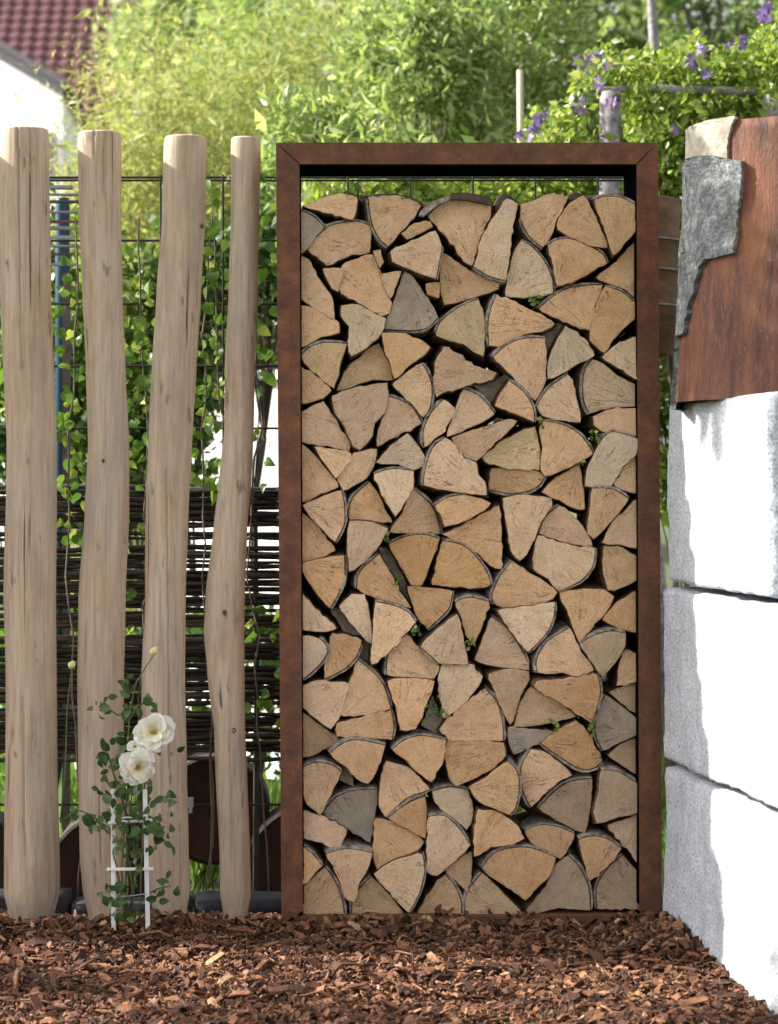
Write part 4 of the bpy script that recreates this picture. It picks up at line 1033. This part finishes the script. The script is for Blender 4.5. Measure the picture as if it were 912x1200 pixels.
def leaves(name, mat, parent, pos, dirs, L, wd, seed, curl=0.25, loc=None):
    """many small leaves: pos (n,3), dirs (n,3) axis; each a 2-quad blade folded along its length"""
    rg = np.random.default_rng(seed); n = len(pos)
    d = dirs/np.linalg.norm(dirs, axis=1, keepdims=True)
    r = rg.normal(size=(n,3)); s = np.cross(d, r); s /= np.linalg.norm(s, axis=1, keepdims=True); u = np.cross(s, d)
    Ls = (L*rg.lognormal(0, .28, n))[:,None]; ws = Ls*wd*rg.uniform(.75, 1.2, n)[:,None]
    v = np.empty((n,6,3)); 
    v[:,0] = pos; v[:,1] = pos + d*Ls*.45 + s*ws*.5 + u*Ls*.04; v[:,2] = pos + d*Ls*.5; v[:,3] = pos + d*Ls*.45 - s*ws*.5 + u*Ls*.04
    v[:,4] = pos + d*Ls*.97 - u*Ls*curl*.5; v[:,5] = v[:,4]
    v = v[:,:5]
    idx = (np.arange(n)*5)[:,None]
    f = np.concatenate([idx+np.array([0,1,4,2]), idx+np.array([0,2,4,3])], axis=0)
    me = bpy.data.meshes.new(name); me.vertices.add(n*5); me.vertices.foreach_set('co', v.reshape(-1))
    me.loops.add(f.size); me.loops.foreach_set('vertex_index', f.reshape(-1).astype(np.int32))
    me.polygons.add(len(f)); me.polygons.foreach_set('loop_start', np.arange(len(f), dtype=np.int32)*4)
    me.update(calc_edges=True); me.materials.append(mat)
    o = bpy.data.objects.new(name, me); link(o, parent)
    return o
def clump_points(rg, n, c, rad, k, cs, flat=0.8, shell=0.45):
    """points in k leaf clumps spread through an ellipsoid"""
    a = rg.normal(size=(k,3)); a /= np.linalg.norm(a, axis=1, keepdims=True)
    cc = a*(rg.uniform(shell, 1, k)**.6)[:,None]*np.array(rad) + np.array(c)
    w_ = rg.uniform(.4, 1.4, k); pick = rg.choice(k, n, p=w_/w_.sum())
    g = rg.normal(size=(n,3)); g[:,2] *= flat
    return cc[pick] + g*cs*w_[pick][:,None], cc
def tree(name, label, cat, px, py_c, Y, rpx, rpz, mat, n, L, wd, k, cs, seed, group=None, trunk_r=0.07, droop=0.0, upw=0.2, trunk_mat=None, depth=None, minst=0.15):
    """px, py_c: crown centre as it appears; rpx, rpz crown radii in photo pixels"""
    rg = np.random.default_rng(seed); rng = random.Random(seed); s = (Y+6)/F
    c = W(px, py_c, Y); base = Vector((c.x, Y, -0.05))
    root = empty(name, base, label, cat, group); cl = c - base; R = (rpx*s, depth or min(rpx*s, 1.6), rpz*s)
    pos, cc = clump_points(rg, n, tuple(cl), R, k, cs*s)
    pos = pos[pos[:,2] > 0.02]
    dr = rg.normal(size=pos.shape); dr[:,2] += upw - droop; leaves('crown', mat, root, pos, dr, L*s, wd, seed)
    mb = MB(); top = Vector((cl.x+rng.uniform(-.1,.1), 0, cl.z + R[2]*.55)); pts = []
    for i in range(9):
        t = i/8; pts.append(Vector((top.x*t*t + .04*math.sin(i*1.7+seed), .04*math.cos(i*2.1+seed), top.z*t)))
    mb.tube(pts, [trunk_r*(1-.8*i/8) for i in range(9)], 8); 
    for q in cc[::max(1, k//14)]:
        q = Vector(q); st = max(minst, min(.9, (q.z/top.z)*.7)); i = int(st*8); a = pts[i]
        mid = (a+q)/2 + Vector((0, 0, .12*R[2])); mb.tube([a, mid, q], [trunk_r*.35, trunk_r*.2, trunk_r*.07], 5)
    mb.build('trunk', trunk_mat or M_TRUNK, root, smooth=True)
    return root
def bamboo(label, px, Y, top_py, spread, n, seed, mat, dens=1.0, low=560, lean=0.0):
    rg = np.random.default_rng(seed); rng = random.Random(seed); s = (Y+6)/F
    base = Vector((W(px, 0, Y).x, Y, -0.05)); root = empty('bamboo', base, label, 'bamboo', 'bamboo clumps behind the fence')
    H = W(0, top_py, Y).z + .05; pos = []; dr = []
    nc = 22
    for c in range(nc):
        a = rng.uniform(0, 6.28); q0 = Vector((math.cos(a)*.18, math.sin(a)*.15, 0)); h = H*rng.uniform(.72, 1.02)
        out = Vector(((rng.uniform(-1, 1)*spread + lean)*s, rng.uniform(-.5, .5)*spread*s, 0)); pts = []
        for i in range(11):
            t = i/10; pts.append(q0 + out*(t**1.8) + Vector((0, 0, h*(t - .10*t**4))))
        mb = MB(); mb.tube(pts, [.008*(1-.8*t/10) for t in range(11)], 5); mb.build('culm', M_CULM, root, smooth=True)
        m_ = int(n*1.45/nc)
        tt = rg.uniform(.12, 1.0, m_)**0.8; P_ = np.array([tuple(p) for p in pts]); ii = np.clip((tt*10).astype(int), 0, 9); fr = (tt*10-ii)[:,None]
        b = P_[ii]*(1-fr)+P_[ii+1]*fr
        # side twigs: leaves gathered in tufts
        tf = rg.integers(0, 34, m_); tang = tf*2.4+c; tl = .08 + .22*((tf*7) % 10)/10
        tuft = np.stack([np.cos(tang)*tl, np.sin(tang)*tl, .10*np.sin(tf*1.3)], 1)
        tpos = np.round(tt*34)/34; iu = np.clip((tpos*10).astype(int), 0, 9); fu = (tpos*10-iu)[:,None]; b2 = P_[iu]*(1-fu)+P_[iu+1]*fu
        pos.append(b2*.75 + b*.25 + tuft + rg.normal(size=(m_,3))*.035); d = rg.normal(size=(m_,3))*.6 + tuft*2; d[:,2] -= .15; dr.append(d)
    pos = np.concatenate(pos); dr = np.concatenate(dr)
    leaves('foliage', mat, root, pos, dr, .048, .17, seed, curl=.35)
# bamboo screen (yellow-green)
bamboo('sparse yellow bamboo at left, tiled roof showing through its tips', 125, 4.2, 22, 75, 9000, 1, M_BAMBOO, lean=-25)
bamboo('full yellow-green bamboo just right of the tiled roof', 205, 4.0, -60, 95, 21000, 2, M_BAMBOO)
bamboo('tall yellow-green bamboo behind the thin pole', 285, 4.4, -110, 95, 18000, 3, M_BAMBOO_G)
bamboo('golden tipped bamboo behind the left end of the frame', 365, 4.1, -120, 90, 18000, 4, M_BAMBOO)
bamboo('green bamboo behind the middle of the frame', 455, 4.9, -90, 90, 13000, 5, M_BAMBOO_G)
bamboo('bamboo set further back behind the first gaps', 240, 5.6, -30, 130, 14000, 6, M_BAMBOO_G)
bamboo('pale bamboo far back, left of the frame', 150, 5.2, 130, 90, 9000, 7, M_BAMBOO)
# leafy shrubs and trees behind the frame
tree('leafy_shrub', 'glossy long-leaved green shrub rising above the middle of the frame', 'shrub', 500, 120, 3.4, 95, 150, M_SHRUB, 9000, 15, .30, 80, 16, 11, 'shrubs behind the frame', .03)
tree('leafy_shrub', 'dense green shrub right of the glossy one, above the frame', 'shrub', 590, 60, 3.9, 85, 150, M_SHRUB, 8000, 12, .4, 60, 18, 12, 'shrubs behind the frame', .03)
tree('leafy_shrub', 'low glossy shrub directly above the left end of the top rail', 'shrub', 375, 190, 2.6, 70, 95, M_SHRUB, 3000, 18, .28, 36, 18, 13, 'shrubs behind the frame', .025)
tree('leafy_shrub', 'bright low shrub seen through the gap above the logs', 'shrub', 470, 270, 2.2, 140, 90, M_CLEM, 4200, 17, .5, 50, 18, 14, 'shrubs behind the frame', .02)
tree('leafy_shrub', 'bright low shrub at right, seen above the logs', 'shrub', 630, 260, 2.3, 110, 80, M_CLEM, 4200, 15, .5, 46, 16, 15, 'shrubs behind the frame', .02)
tree('garden_tree', 'broad green tree filling the top centre far behind the frame', 'tree', 640, 60, 9.0, 190, 250, M_TREE, 20000, 15, .55, 130, 26, 21, 'trees beyond the garden', .14)
tree('garden_tree', 'dark conifer at the top right, behind the clematis', 'tree', 850, 40, 8.0, 110, 260, M_DARKTREE, 16000, 13, .2, 110, 20, 22, 'trees beyond the garden', .12)
tree('garden_tree', 'lighter green tree at the far upper right edge', 'tree', 960, 120, 10.0, 130, 300, M_TREE, 14000, 14, .5, 100, 24, 23, 'trees beyond the garden', .14)
tree('garden_tree', 'green tree far behind the bamboo', 'tree', 400, 90, 11.0, 170, 250, M_TREE, 14000, 14, .5, 100, 24, 24, 'trees beyond the garden', .14)
tree('garden_tree', 'hazy pale tree top right beside the tiled roof', 'tree', 225, 40, 15.0, 75, 90, M_TREE, 7000, 11, .5, 60, 16, 27, 'trees beyond the garden', .12)
tree('garden_tree', 'distant green tree to the right of the tiled roof', 'tree', 250, 230, 13.0, 120, 140, M_TREE, 9000, 12, .5, 70, 20, 25, 'trees beyond the garden', .12)
tree('garden_tree', 'slim grey-trunked tree rising above the pergola beam', 'tree', 766, -260, 4.5, 130, 130, M_TREE, 9000, 15, .5, 60, 18, 26, 'trees beyond the garden', .05, trunk_mat=M_BIRCH, minst=.88)
# ------------------------------------------------------------------ hedge behind the poles
for i, (px, py, Y, rx, rz, n, lab, mt) in enumerate([
    (95, 400, 2.4, 60, 160, 3200, 'bright green shrub between the two left poles', M_CLEM),
    (160, 430, 2.8, 70, 170, 4000, 'bright green shrub between second and third pole', M_HEDGE),
    (228, 400, 2.6, 38, 190, 2400, 'green shrub behind the third pole', M_HEDGE),
    (310, 310, 2.9, 46, 70, 1400, 'green shrub beside the left upright of the frame', M_HEDGE),
    (20, 420, 2.5, 60, 180, 3000, 'green shrub behind the thickest pole', M_HEDGE),
    (800, 240, 1.9, 42, 110, 2200, 'bright yellow-green shrub squeezed between the frame and the stump', M_CLEM),
    (790, 480, 2.2, 45, 120, 2000, 'green shrub low behind the gap between frame and wall', M_CLEM),
    (60, 800, 2.2, 130, 110, 3200, 'low green plants glimpsed through the wicker at left', M_VINE),
    (270, 800, 2.3, 120, 110, 3000, 'low green plants glimpsed through the wicker at right', M_VINE)]):
    tree('garden_shrub', lab, 'shrub', px, py, Y, rx, rz, mt, n, 15, .55, 40, 15, 40+i, 'shrubs behind the poles', .018)

# ------------------------------------------------------------------ climbing vine on the mesh
def vine():
    rng = random.Random(9); Y = 0.50; o = W(250, 1000, Y); o.z = 0
    root = empty('climbing_vine', o, 'broad-leaved vine climbing the wire mesh between poles and frame', 'vine')
    lm = [leaf_mesh('vine_leaf', M_VINE, 1.0, w_, f, c, heart=True) for w_, f, c in ((0.78,.25,.15), (0.9,.1,.3), (0.7,.4,.1))]
    for x in (95, 165, 235, 255, 315, 30):
        pts = []; xx = x
        for y in range(1060, 230, -35): xx += rng.gauss(0, 4); pts.append(W(xx, y, Y+rng.uniform(-.03,.03))-o)
        mb = MB(); mb.tube(pts, [.0028]*len(pts), 5); mb.build('stem', M_TRUNK, root, smooth=True)
    zones = [(60,98,300,575,48),(142,182,330,575,52),(215,268,260,575,82),(292,330,190,420,34),(292,330,425,575,9),(-20,10,380,575,12),(240,275,205,330,14),(292,330,700,850,12),(60,98,505,640,20),(142,172,600,760,12)]
    for x0, x1, y0, y1, n in zones:
        for _ in range(n):
            p = W(rng.uniform(x0, x1), rng.uniform(y0, y1), Y) - o; p.y += rng.uniform(-.08, .12); L = rng.uniform(.024, .046)
            inst('leaf', rng.choice(lm), p, (rng.gauss(-.3, .5), rng.gauss(3.14, .9), rng.gauss(0, .6)), L, root)
vine()
# sprigs growing out between the logs and on top of the stack
def sprigs():
    rng = random.Random(4); lm = [leaf_mesh('sprig_leaf', M_VINE, 1.0, .65, .2, .2), leaf_mesh('sprig_leaf', M_CLEM, 1.0, .6, .3, .1)]
    S = [(632,494,5,9,'tiny yellow-green seedling between logs right of the stack centre'), (681,541,5,7,'small sprig beside the greenish-grey log at the right'), (452,632,5,6,'small bright sprig at left of the stack centre'),
         (489,740,7,8,'bright sprig in a gap two thirds down the stack'), (508,832,13,10,'dark green sprig filling the narrow gap low in the stack'), (690,852,9,8,'sprig over the orange-stained log at lower right'), (652,852,8,8,'second sprig over the lower right logs'),
         (418,226,14,12,'yellow-green shoot on top of the stack at left'), (478,232,7,8,'tiny yellow shoot on top of the stack at centre'), (466,680,7,6,'green seedling in the dark gap left of the centre'), (548,752,9,6,'mossy tuft beside the narrow orange log'), (625,352,8,7,'mossy tuft under the pale rounded log'), (695,510,7,6,'mossy tuft in the gap near the right upright')]
    for px, py, r, n, lab in S:
        o = W(px, py, 0.03); root = empty('leaf_sprig', o, lab, 'plant sprig', 'green sprigs among the logs'); mb = MB()
        for k in range(n+3):
            p = Vector((rng.gauss(0, r*.45), 0, rng.gauss(0, r*.55)))*(6/F); p.y = rng.uniform(-.03, 0.0); L = rng.uniform(.009, .018)
            inst('leaf', rng.choice(lm), p, (rng.gauss(-.3, .6), rng.uniform(0, 6.28), rng.gauss(0, .7)), L, root)
            mb.tube([Vector((0, .05, -.01)), p*.5+Vector((0, .02, 0)), p], .0008, 4)
        mb.build('stem', M_STEM, root)
sprigs()

# ------------------------------------------------------------------ pergola, clematis
def pergola():
    Y = 1.68; o = W(715, 1000, Y); o.z = -0.05
    root = empty('pergola', o, 'rustic pergola of peeled grey trunks overgrown with clematis, behind the frame', 'pergola')
    def P(x, y, dy=0): return W(x, y, Y) - o + Vector((0, dy, 0))
    s = (Y+6)/F
    def rod(name, a, b_, r, mat=M_BIRCH, seed=0, n=14):
        pts = []; rr = []
        for i in range(n+1):
            t = i/n; p = P(a[0]+(b_[0]-a[0])*t, a[1]+(b_[1]-a[1])*t); p.z += .006*noise.noise(Vector((t*5, seed, 0))); p.x += .006*noise.noise(Vector((t*5, seed, 9))); pts.append(p); rr.append(r*s*(1+.12*noise.noise(Vector((t*8, seed, 4)))))
        mb = MB(); mb.tube(pts, rr, 12); return mb.build(name, mat, root, smooth=True)
    rod('post', (714.5, 1050), (715.5, 108), 12.5, seed=1)
    rod('beam', (700, 107), (733, 105), 4.5, seed=2); rod('beam', (762, 104), (885, 108), 5.2, seed=3)
    rod('post', (900, 1050), (905, 112), 12, seed=4)
    rod('brace', (760, 130), (800, 165), 1.4, M_WIRE, seed=5)
pergola()
def stake():
    Y = 2.6; o = W(611, 1000, Y); o.z = 0
    mb = MB(); mb.tube([Vector((0, 0, -.05)), W(611, 300, Y)-o, W(609.5, 82, Y)-o], [.014, .013, .012], 8)
    tag(mb.build('garden_stake', simple('pale_stake', (0.33,0.30,0.20), (0.5,0.46,0.34), (1,1,.2), 25, 0.8, 0.2), None, smooth=True, loc=o), 'thin pale wooden stake standing among the leaves above the frame', 'stake')
stake()
def clematis():
    Y = 1.85; rg = np.random.default_rng(77); rng = random.Random(77); s = (Y+6)/F
    o = W(740, 1000, Y); o.z = 0
    root = empty('clematis', o, 'purple-flowering clematis sprawling over the pergola beam', 'clematis')
    P = lambda x, y, dy=0: W(x, y, Y+dy) - o
    pos = []
    blobs = [(640,165,30,28,600),(672,190,25,25,450),(700,88,24,14,260),(735,82,35,18,500),(790,82,45,20,800),(860,78,45,30,1300),(905,60,25,40,900),(820,128,60,14,900),(890,130,30,20,700),(755,150,20,30,500),(790,150,30,30,900),(655,140,22,16,260),(760,185,20,30,400),(742,120,10,14,120)]
    for x, y, rx, ry, n in blobs:
        g = rg.normal(size=(n,3)); kk = rg.normal(size=(18,2)); pk = rg.integers(0, 18, n)
        X = x + kk[pk,0]*rx*.55 + g[:,0]*5.5; Z_ = y + kk[pk,1]*ry*.55 + g[:,1]*5.5
        p = np.stack([(X-HX)*s, g[:,2]*.13 + 0*X, CAMZ+(HY-Z_)*s], 1); p[:,0] -= o.x; p[:,2] -= o.z; pos.append(p)
    pos = np.concatenate(pos); d = rg.normal(size=pos.shape); d[:,2] -= .2
    leaves('foliage', M_CLEM, root, pos, d, 11*s, .5, 78)
    for x0 in (700, 745, 800, 870):
        pts = [P(x0+rng.gauss(0, 6), y, rng.uniform(-.05,.05)) for y in (1040, 800, 500, 300, 180, 110)]
        mb = MB(); mb.tube(pts, .006, 5); mb.build('stem', M_TRUNK, root, smooth=True)
    # flowers, four broad tepals each
    mb = MB()
    for k in range(5):
        a = 2*math.pi*k/5; R_ = Matrix.Rotation(a, 3, 'Y')
        q = [R_ @ Vector(p) for p in ((0,0,0), (.32,-.05,.45), (.20,.05,.85), (0,.12,1.0), (-.20,.05,.85), (-.32,-.05,.45), (0,-.02,.5))]
        mb.add(q, [(0,1,6),(1,2,3,6),(6,3,4,5),(0,6,5)])
    fm = mb.mesh('clematis_flower', M_PURPLE, True)
    spots = []
    for x, y, r, n in ((630,150,8,9),(676,128,9,5),(690,70,14,9),(708,75,8,4),(702,100,8,3),(716,125,9,7),(714,155,9,6),(818,66,9,6),(810,75,8,4),(825,85,7,3),(898,22,7,9),(900,10,6,5),(870,55,10,4),(858,60,6,3),(785,150,7,2),(612,158,5,2),(640,135,6,2)):
        for _ in range(n): spots.append((x+rng.gauss(0, r*.6), y+rng.gauss(0, r*.6)))
    for x, y in spots:
        p = P(x, y, rng.uniform(-.28, -.10)); inst('flower', fm, p, (rng.gauss(0, .5), rng.uniform(0, 6), rng.gauss(0, .6)), rng.uniform(.014, .024), root)
clematis()

# ------------------------------------------------------------------ grass glimpsed below the hurdle
def grass():
    rg = np.random.default_rng(5); n = 26000
    pos = np.stack([rg.uniform(-2.6, 3.0, n), rg.uniform(1.0, 7.5, n), np.full(n, -.13)], 1); d = rg.normal(size=(n,3))*.35; d[:,2] = 1
    o = leaves('grass', M_GRASSM, None, pos, d, .13, .10, 6); tag(o, 'green grass growing behind the fence', 'grass', kind='stuff')
grass()
# ------------------------------------------------------------------ white garden wall, blue post, stacked boards
M_PLASTER = simple('white_render', (0.74,0.74,0.72), (0.82,0.82,0.80), (1,1,1), 6, 0.9, 0.15, 0.003)
def garden_wall():
    Y = 3.3; a = W(236, 436, Y); b_ = W(390, 436, Y); o = Vector(((a.x+b_.x)/2, Y, -.05)); h = a.z+.05; hw = (b_.x-a.x)/2
    root = empty('garden_wall', o, 'sunlit white rendered wall glimpsed between the thin pole and the frame', 'wall')
    L_ = 0.36
    mb = MB(); mb.box(-L_, L_, -.1, .1, 0, h-.04); mb.build('wall_face', M_PLASTER, root)
    mb = MB(); mb.box(-L_-.03, L_+.03, -.13, .13, h-.037, h); mb.build('coping', M_PLASTER, root)
    root.rotation_euler = (0, 0, math.radians(-42))
garden_wall()
def blue_post():
    Y = 2.0; a = W(65, 255, Y); b_ = W(82, 255, Y); o = Vector(((a.x+b_.x)/2, Y, -.05)); r = (b_.x-a.x)/2; mb = MB()
    H = W(0, 232, Y).z+.05
    mb.tube([Vector((0,0,0)), Vector((0,0,H-.03)), Vector((0,0,H-.004)), Vector((0,0,H))], [r, r, r*.96, r*.85], 20)
    tag(mb.build('steel_post', simple('blue_paint', (0.012,0.042,0.075), (0.02,0.06,0.10), (1,1,1), 10, 0.45, 0.05), None, smooth=True, loc=o), 'blue painted round post between the two left poles', 'post')
    Yb = 1.55; root = empty('board_stack', Vector((W(65, 0, Yb).x, Yb, 0)), 'small stack of thin dark boards on two stakes, in front of the blue post', 'stack of boards'); off = root.location
    mats = [simple('dark_board', (0.06,0.045,0.045), (0.16,0.12,0.11), (.3,1,1), 30, 0.8, 0.3), simple('grey_board', (0.2,0.19,0.2), (0.36,0.35,0.36), (.3,1,1), 30, 0.8, 0.3), simple('red_board', (0.10,0.045,0.05), (0.2,0.09,0.09), (.3,1,1), 30, 0.8, 0.3)]
    rng = random.Random(8); py = 210
    for i in range(11):
        z = W(0, py, Yb).z; t = rng.uniform(1.6, 3.6)*(Yb+6)/F; xr = W(rng.uniform(82, 97), 0, Yb).x; xl = W(rng.uniform(38, 46), 0, Yb).x
        mb = MB(); mb.box(xl-off.x, xr-off.x, rng.uniform(-.03,-.01), rng.uniform(.01,.03), z-t, z); mb.build('board', mats[i % 3 if i % 2 else 1], root); py += rng.uniform(6.5, 12.5)
    for x in (48, 78):
        xx = W(x, 0, Yb).x-off.x; mb = MB(); mb.box(xx-.012, xx+.012, -.015, .015, -.05, W(0, 320, Yb).z); mb.build('support', mats[0], root)
blue_post()

# ------------------------------------------------------------------ house at the top left
def house():
    Y = 30.0; s = (Y+6)/F; o = W(0, 560, Y); o.z = 0
    root = empty('house', o, 'white house with brown-red tiled roof at the top left', 'house')
    P = lambda x, y, dy=0.0: W(x, y, Y) - o + Vector((0, dy, 0))
    # front wing gable
    YL = 34.2
    g = [P(-330, 640), P(73, 640), P(73, 105), W(-330, -135, YL) - o]
    mb = MB(); z0 = -o.z; vv = [Vector((g[3].x, YL-Y, 0)), Vector((g[1].x, 0, 0)), g[2], g[3]]
    vv = vv + [v + Vector((0, 6, 0)) for v in vv]
    mb.add(vv, [(0,1,2,3),(4,7,6,5),(1,5,6,2),(2,6,7,3),(0,3,7,4)]); mb.build('gable_wall', M_PLASTER, root)
    # verge board along the slope
    mv = simple('slate_verge', (0.010,0.010,0.014), (0.03,0.03,0.04), (1,1,1), 3, 0.6, 0.2)
    a, b_ = W(-340, -142, YL) - o, P(80, 108); d = (b_-a).normalized(); n_ = Vector((-d.z, 0, d.x)).normalized(); 
    for nm, lo, hi, y0 in (('verge_board', -9*s, -1*s, -0.45), ('verge_tile', -0.5*s, 7*s, -0.55)):
        q = [a+n_*lo, b_+n_*lo, b_+n_*hi, a+n_*hi]; mb = MB(); mb.add([v+Vector((0,y0,0)) for v in q]+[v+Vector((0,6,0)) for v in q], [(0,1,2,3),(7,6,5,4),(0,4,5,1),(1,5,6,2),(2,6,7,3),(3,7,4,0)]); mb.build(nm, mv, root)
    # window of the gable
    mw = simple('window_timber', (0.14,0.09,0.06), (0.25,0.17,0.11), (1,1,1), 3, 0.6, 0.1); mg = simple('dark_glass', (0.03,0.035,0.04), (0.06,0.07,0.08), (1,1,1), 2, 0.1, 0)
    w0, w1 = P(22, 205), P(58, 153); ya = YL-Y; sl = lambda x: ya*(g[2].x-x)/(g[2].x-g[3].x)
    def pane(nm, x0_, x1_, z0_, z1_, d0, d1, m__, par):
        q_ = [(x0_, sl(x0_)-d0, z0_), (x1_, sl(x1_)-d0, z0_), (x1_, sl(x1_)-d0, z1_), (x0_, sl(x0_)-d0, z1_)]; q_ += [(x, y+d0-d1, z) for x, y, z in q_]
        m2 = MB(); m2.add(q_, [(3,2,1,0),(4,5,6,7),(0,1,5,4),(1,2,6,5),(2,3,7,6),(3,0,4,7)]); return m2.build(nm, m__, par)
    wf = pane('window', w0.x, w1.x, w0.z, w1.z, .0, .10, mw, root)
    pane('pane', w0.x+.08, w1.x-.08, w0.z+.08, w1.z-.08, .10, .115, mg, wf)
    # main house body behind, roof plane facing the camera
    Yr = 7.0; eave = P(0, 125); ez = eave.z; pitch = math.radians(42)
    x0, x1 = -6.0, W(150, 0, Y+Yr).x - o.x
    mb = MB(); mb.box(x0, x1-.3, Yr, Yr+9, 0, ez-.1); mb.build('wall', M_PLASTER, root)
    rf = MB(); ru = Vector((0, math.cos(pitch), math.sin(pitch))); LEN = 7.0; nrm = Vector((0, -math.sin(pitch), math.cos(pitch)))
    e0 = Vector((x0, Yr-.4, ez-.25)); e1 = Vector((x1, Yr-.4, ez-.25))
    q = [e0, e1, e1+ru*LEN, e0+ru*LEN]; mt = simple('tile_underlay', (0.035,0.015,0.012), (0.06,0.03,0.025), (1,1,1), 4, 0.9, 0)
    rf.add(q+[v-nrm*.15 for v in q], [(0,1,2,3),(7,6,5,4),(0,4,5,1),(1,5,6,2),(2,6,7,3),(3,7,4,0)]); roof = rf.build('roof', mt, root)
    M_TILE = simple('brown_red_roof_tile', (0.10,0.042,0.045), (0.17,0.072,0.072), (1,1,1), 1.5, 0.55, 0.2, 0.02)
    # one pan tile, S-profile
    tw, tl = 0.265, 0.34; tm = MB(); vv = []
    for yy, lift in ((0, .055), (1, 0.0)):
        for k in range(7):
            u = k/6; vv.append(Vector((u*tw, yy*(tl*1.12), lift + .020*math.sin(u*2*math.pi))))
    vv += [Vector((k/6*tw, 0, .020*math.sin(k/6*2*math.pi))) for k in range(7)]
    tm.add(vv, [(k, k+1, k+8, k+7) for k in range(6)] + [(14+k, 15+k, k+1, k) for k in range(6)]); tme = tm.mesh('roof_tile', M_TILE, False)
    stuff = MB(); placed = 0; R_ = Matrix(((1,0,0),(0,math.cos(pitch),-math.sin(pitch)),(0,math.sin(pitch),math.cos(pitch))))
    rows = int(LEN/tl); cols = int((x1-x0)/tw); cells = []
    for r in range(rows):
        for c in range(cols):
            p = e0 + Vector((c*tw, 0, 0)) + ru*(r*tl) + nrm*.03
            wp_ = p + o; Z = wp_.y+6; px = HX + wp_.x*F/Z; py = HY - (wp_.z-CAMZ)*F/Z
            vis = (-8 < px < 150) and (-12 < py < 125) and (py < 70 + px*0.62)
            if vis and placed < 300: inst('roof_tile', tme, p, (pitch, 0, 0), 1.0, roof); placed += 1
            else: stuff.add([R_ @ v + p for v in vv], [(k, k+1, k+8, k+7) for k in range(6)])
    so = stuff.build('roof_tiles', M_TILE, roof); so['kind'] = 'stuff'
house()

# ------------------------------------------------------------------ unseen trees added beyond the left edge to shade the stump and mulch
def shade_tree(label, base, clusters, seed):
    rg = np.random.default_rng(seed); b = Vector(base)
    root = empty('garden_tree', b, label, 'tree', 'unseen trees added for shade'); pos = []; mb = MB()
    top = Vector((0, 0, 4.6)); mb.tube([Vector((0,0,0)), Vector((.05,.02,1.6)), Vector((-.03,0,3.2)), top], [.08,.065,.045,.015], 8)
    for (x, y, z, rx, ry, rz, n) in clusters:
        c = Vector((x, y, z)) - b; g = rg.normal(size=(n,3)); g /= np.linalg.norm(g, axis=1, keepdims=True); g *= (rg.uniform(0,1,n)**.4)[:,None]
        pos.append(g*np.array([rx,ry,rz]) + np.array(tuple(c))); mb.tube([Vector((0,0,max(.6, c.z*.75))), Vector((c.x*.5, c.y*.5, c.z*.95)), c], [.03,.02,.006], 6)
    pos = np.concatenate(pos); leaves('crown', M_TREE, root, pos, rg.normal(size=pos.shape), .075, .6, seed); mb.build('trunk', M_TRUNK, root, smooth=True)
shade_tree('unseen young tree added beyond the left edge to shade the bark-patched stump', (-2.1, 1.35, -.05), [(-1.6,.16,3.36,.45,.20,.20,1700),(-2.0,1.2,4.2,.7,.5,.4,1500),(-2.5,1.6,3.4,.6,.4,.4,1200)], 91)
shade_tree('second unseen tree, added beyond the left edge to dapple the mulch', (-3.2, 1.9, -.05), [(-3.0,-.38,2.02,.30,.16,.16,330),(-3.1,-.10,1.62,.3,.16,.14,260),(-2.6,-.30,2.45,.25,.12,.14,200),(-3.3,1.7,4.3,.9,.7,.6,2000)], 92)
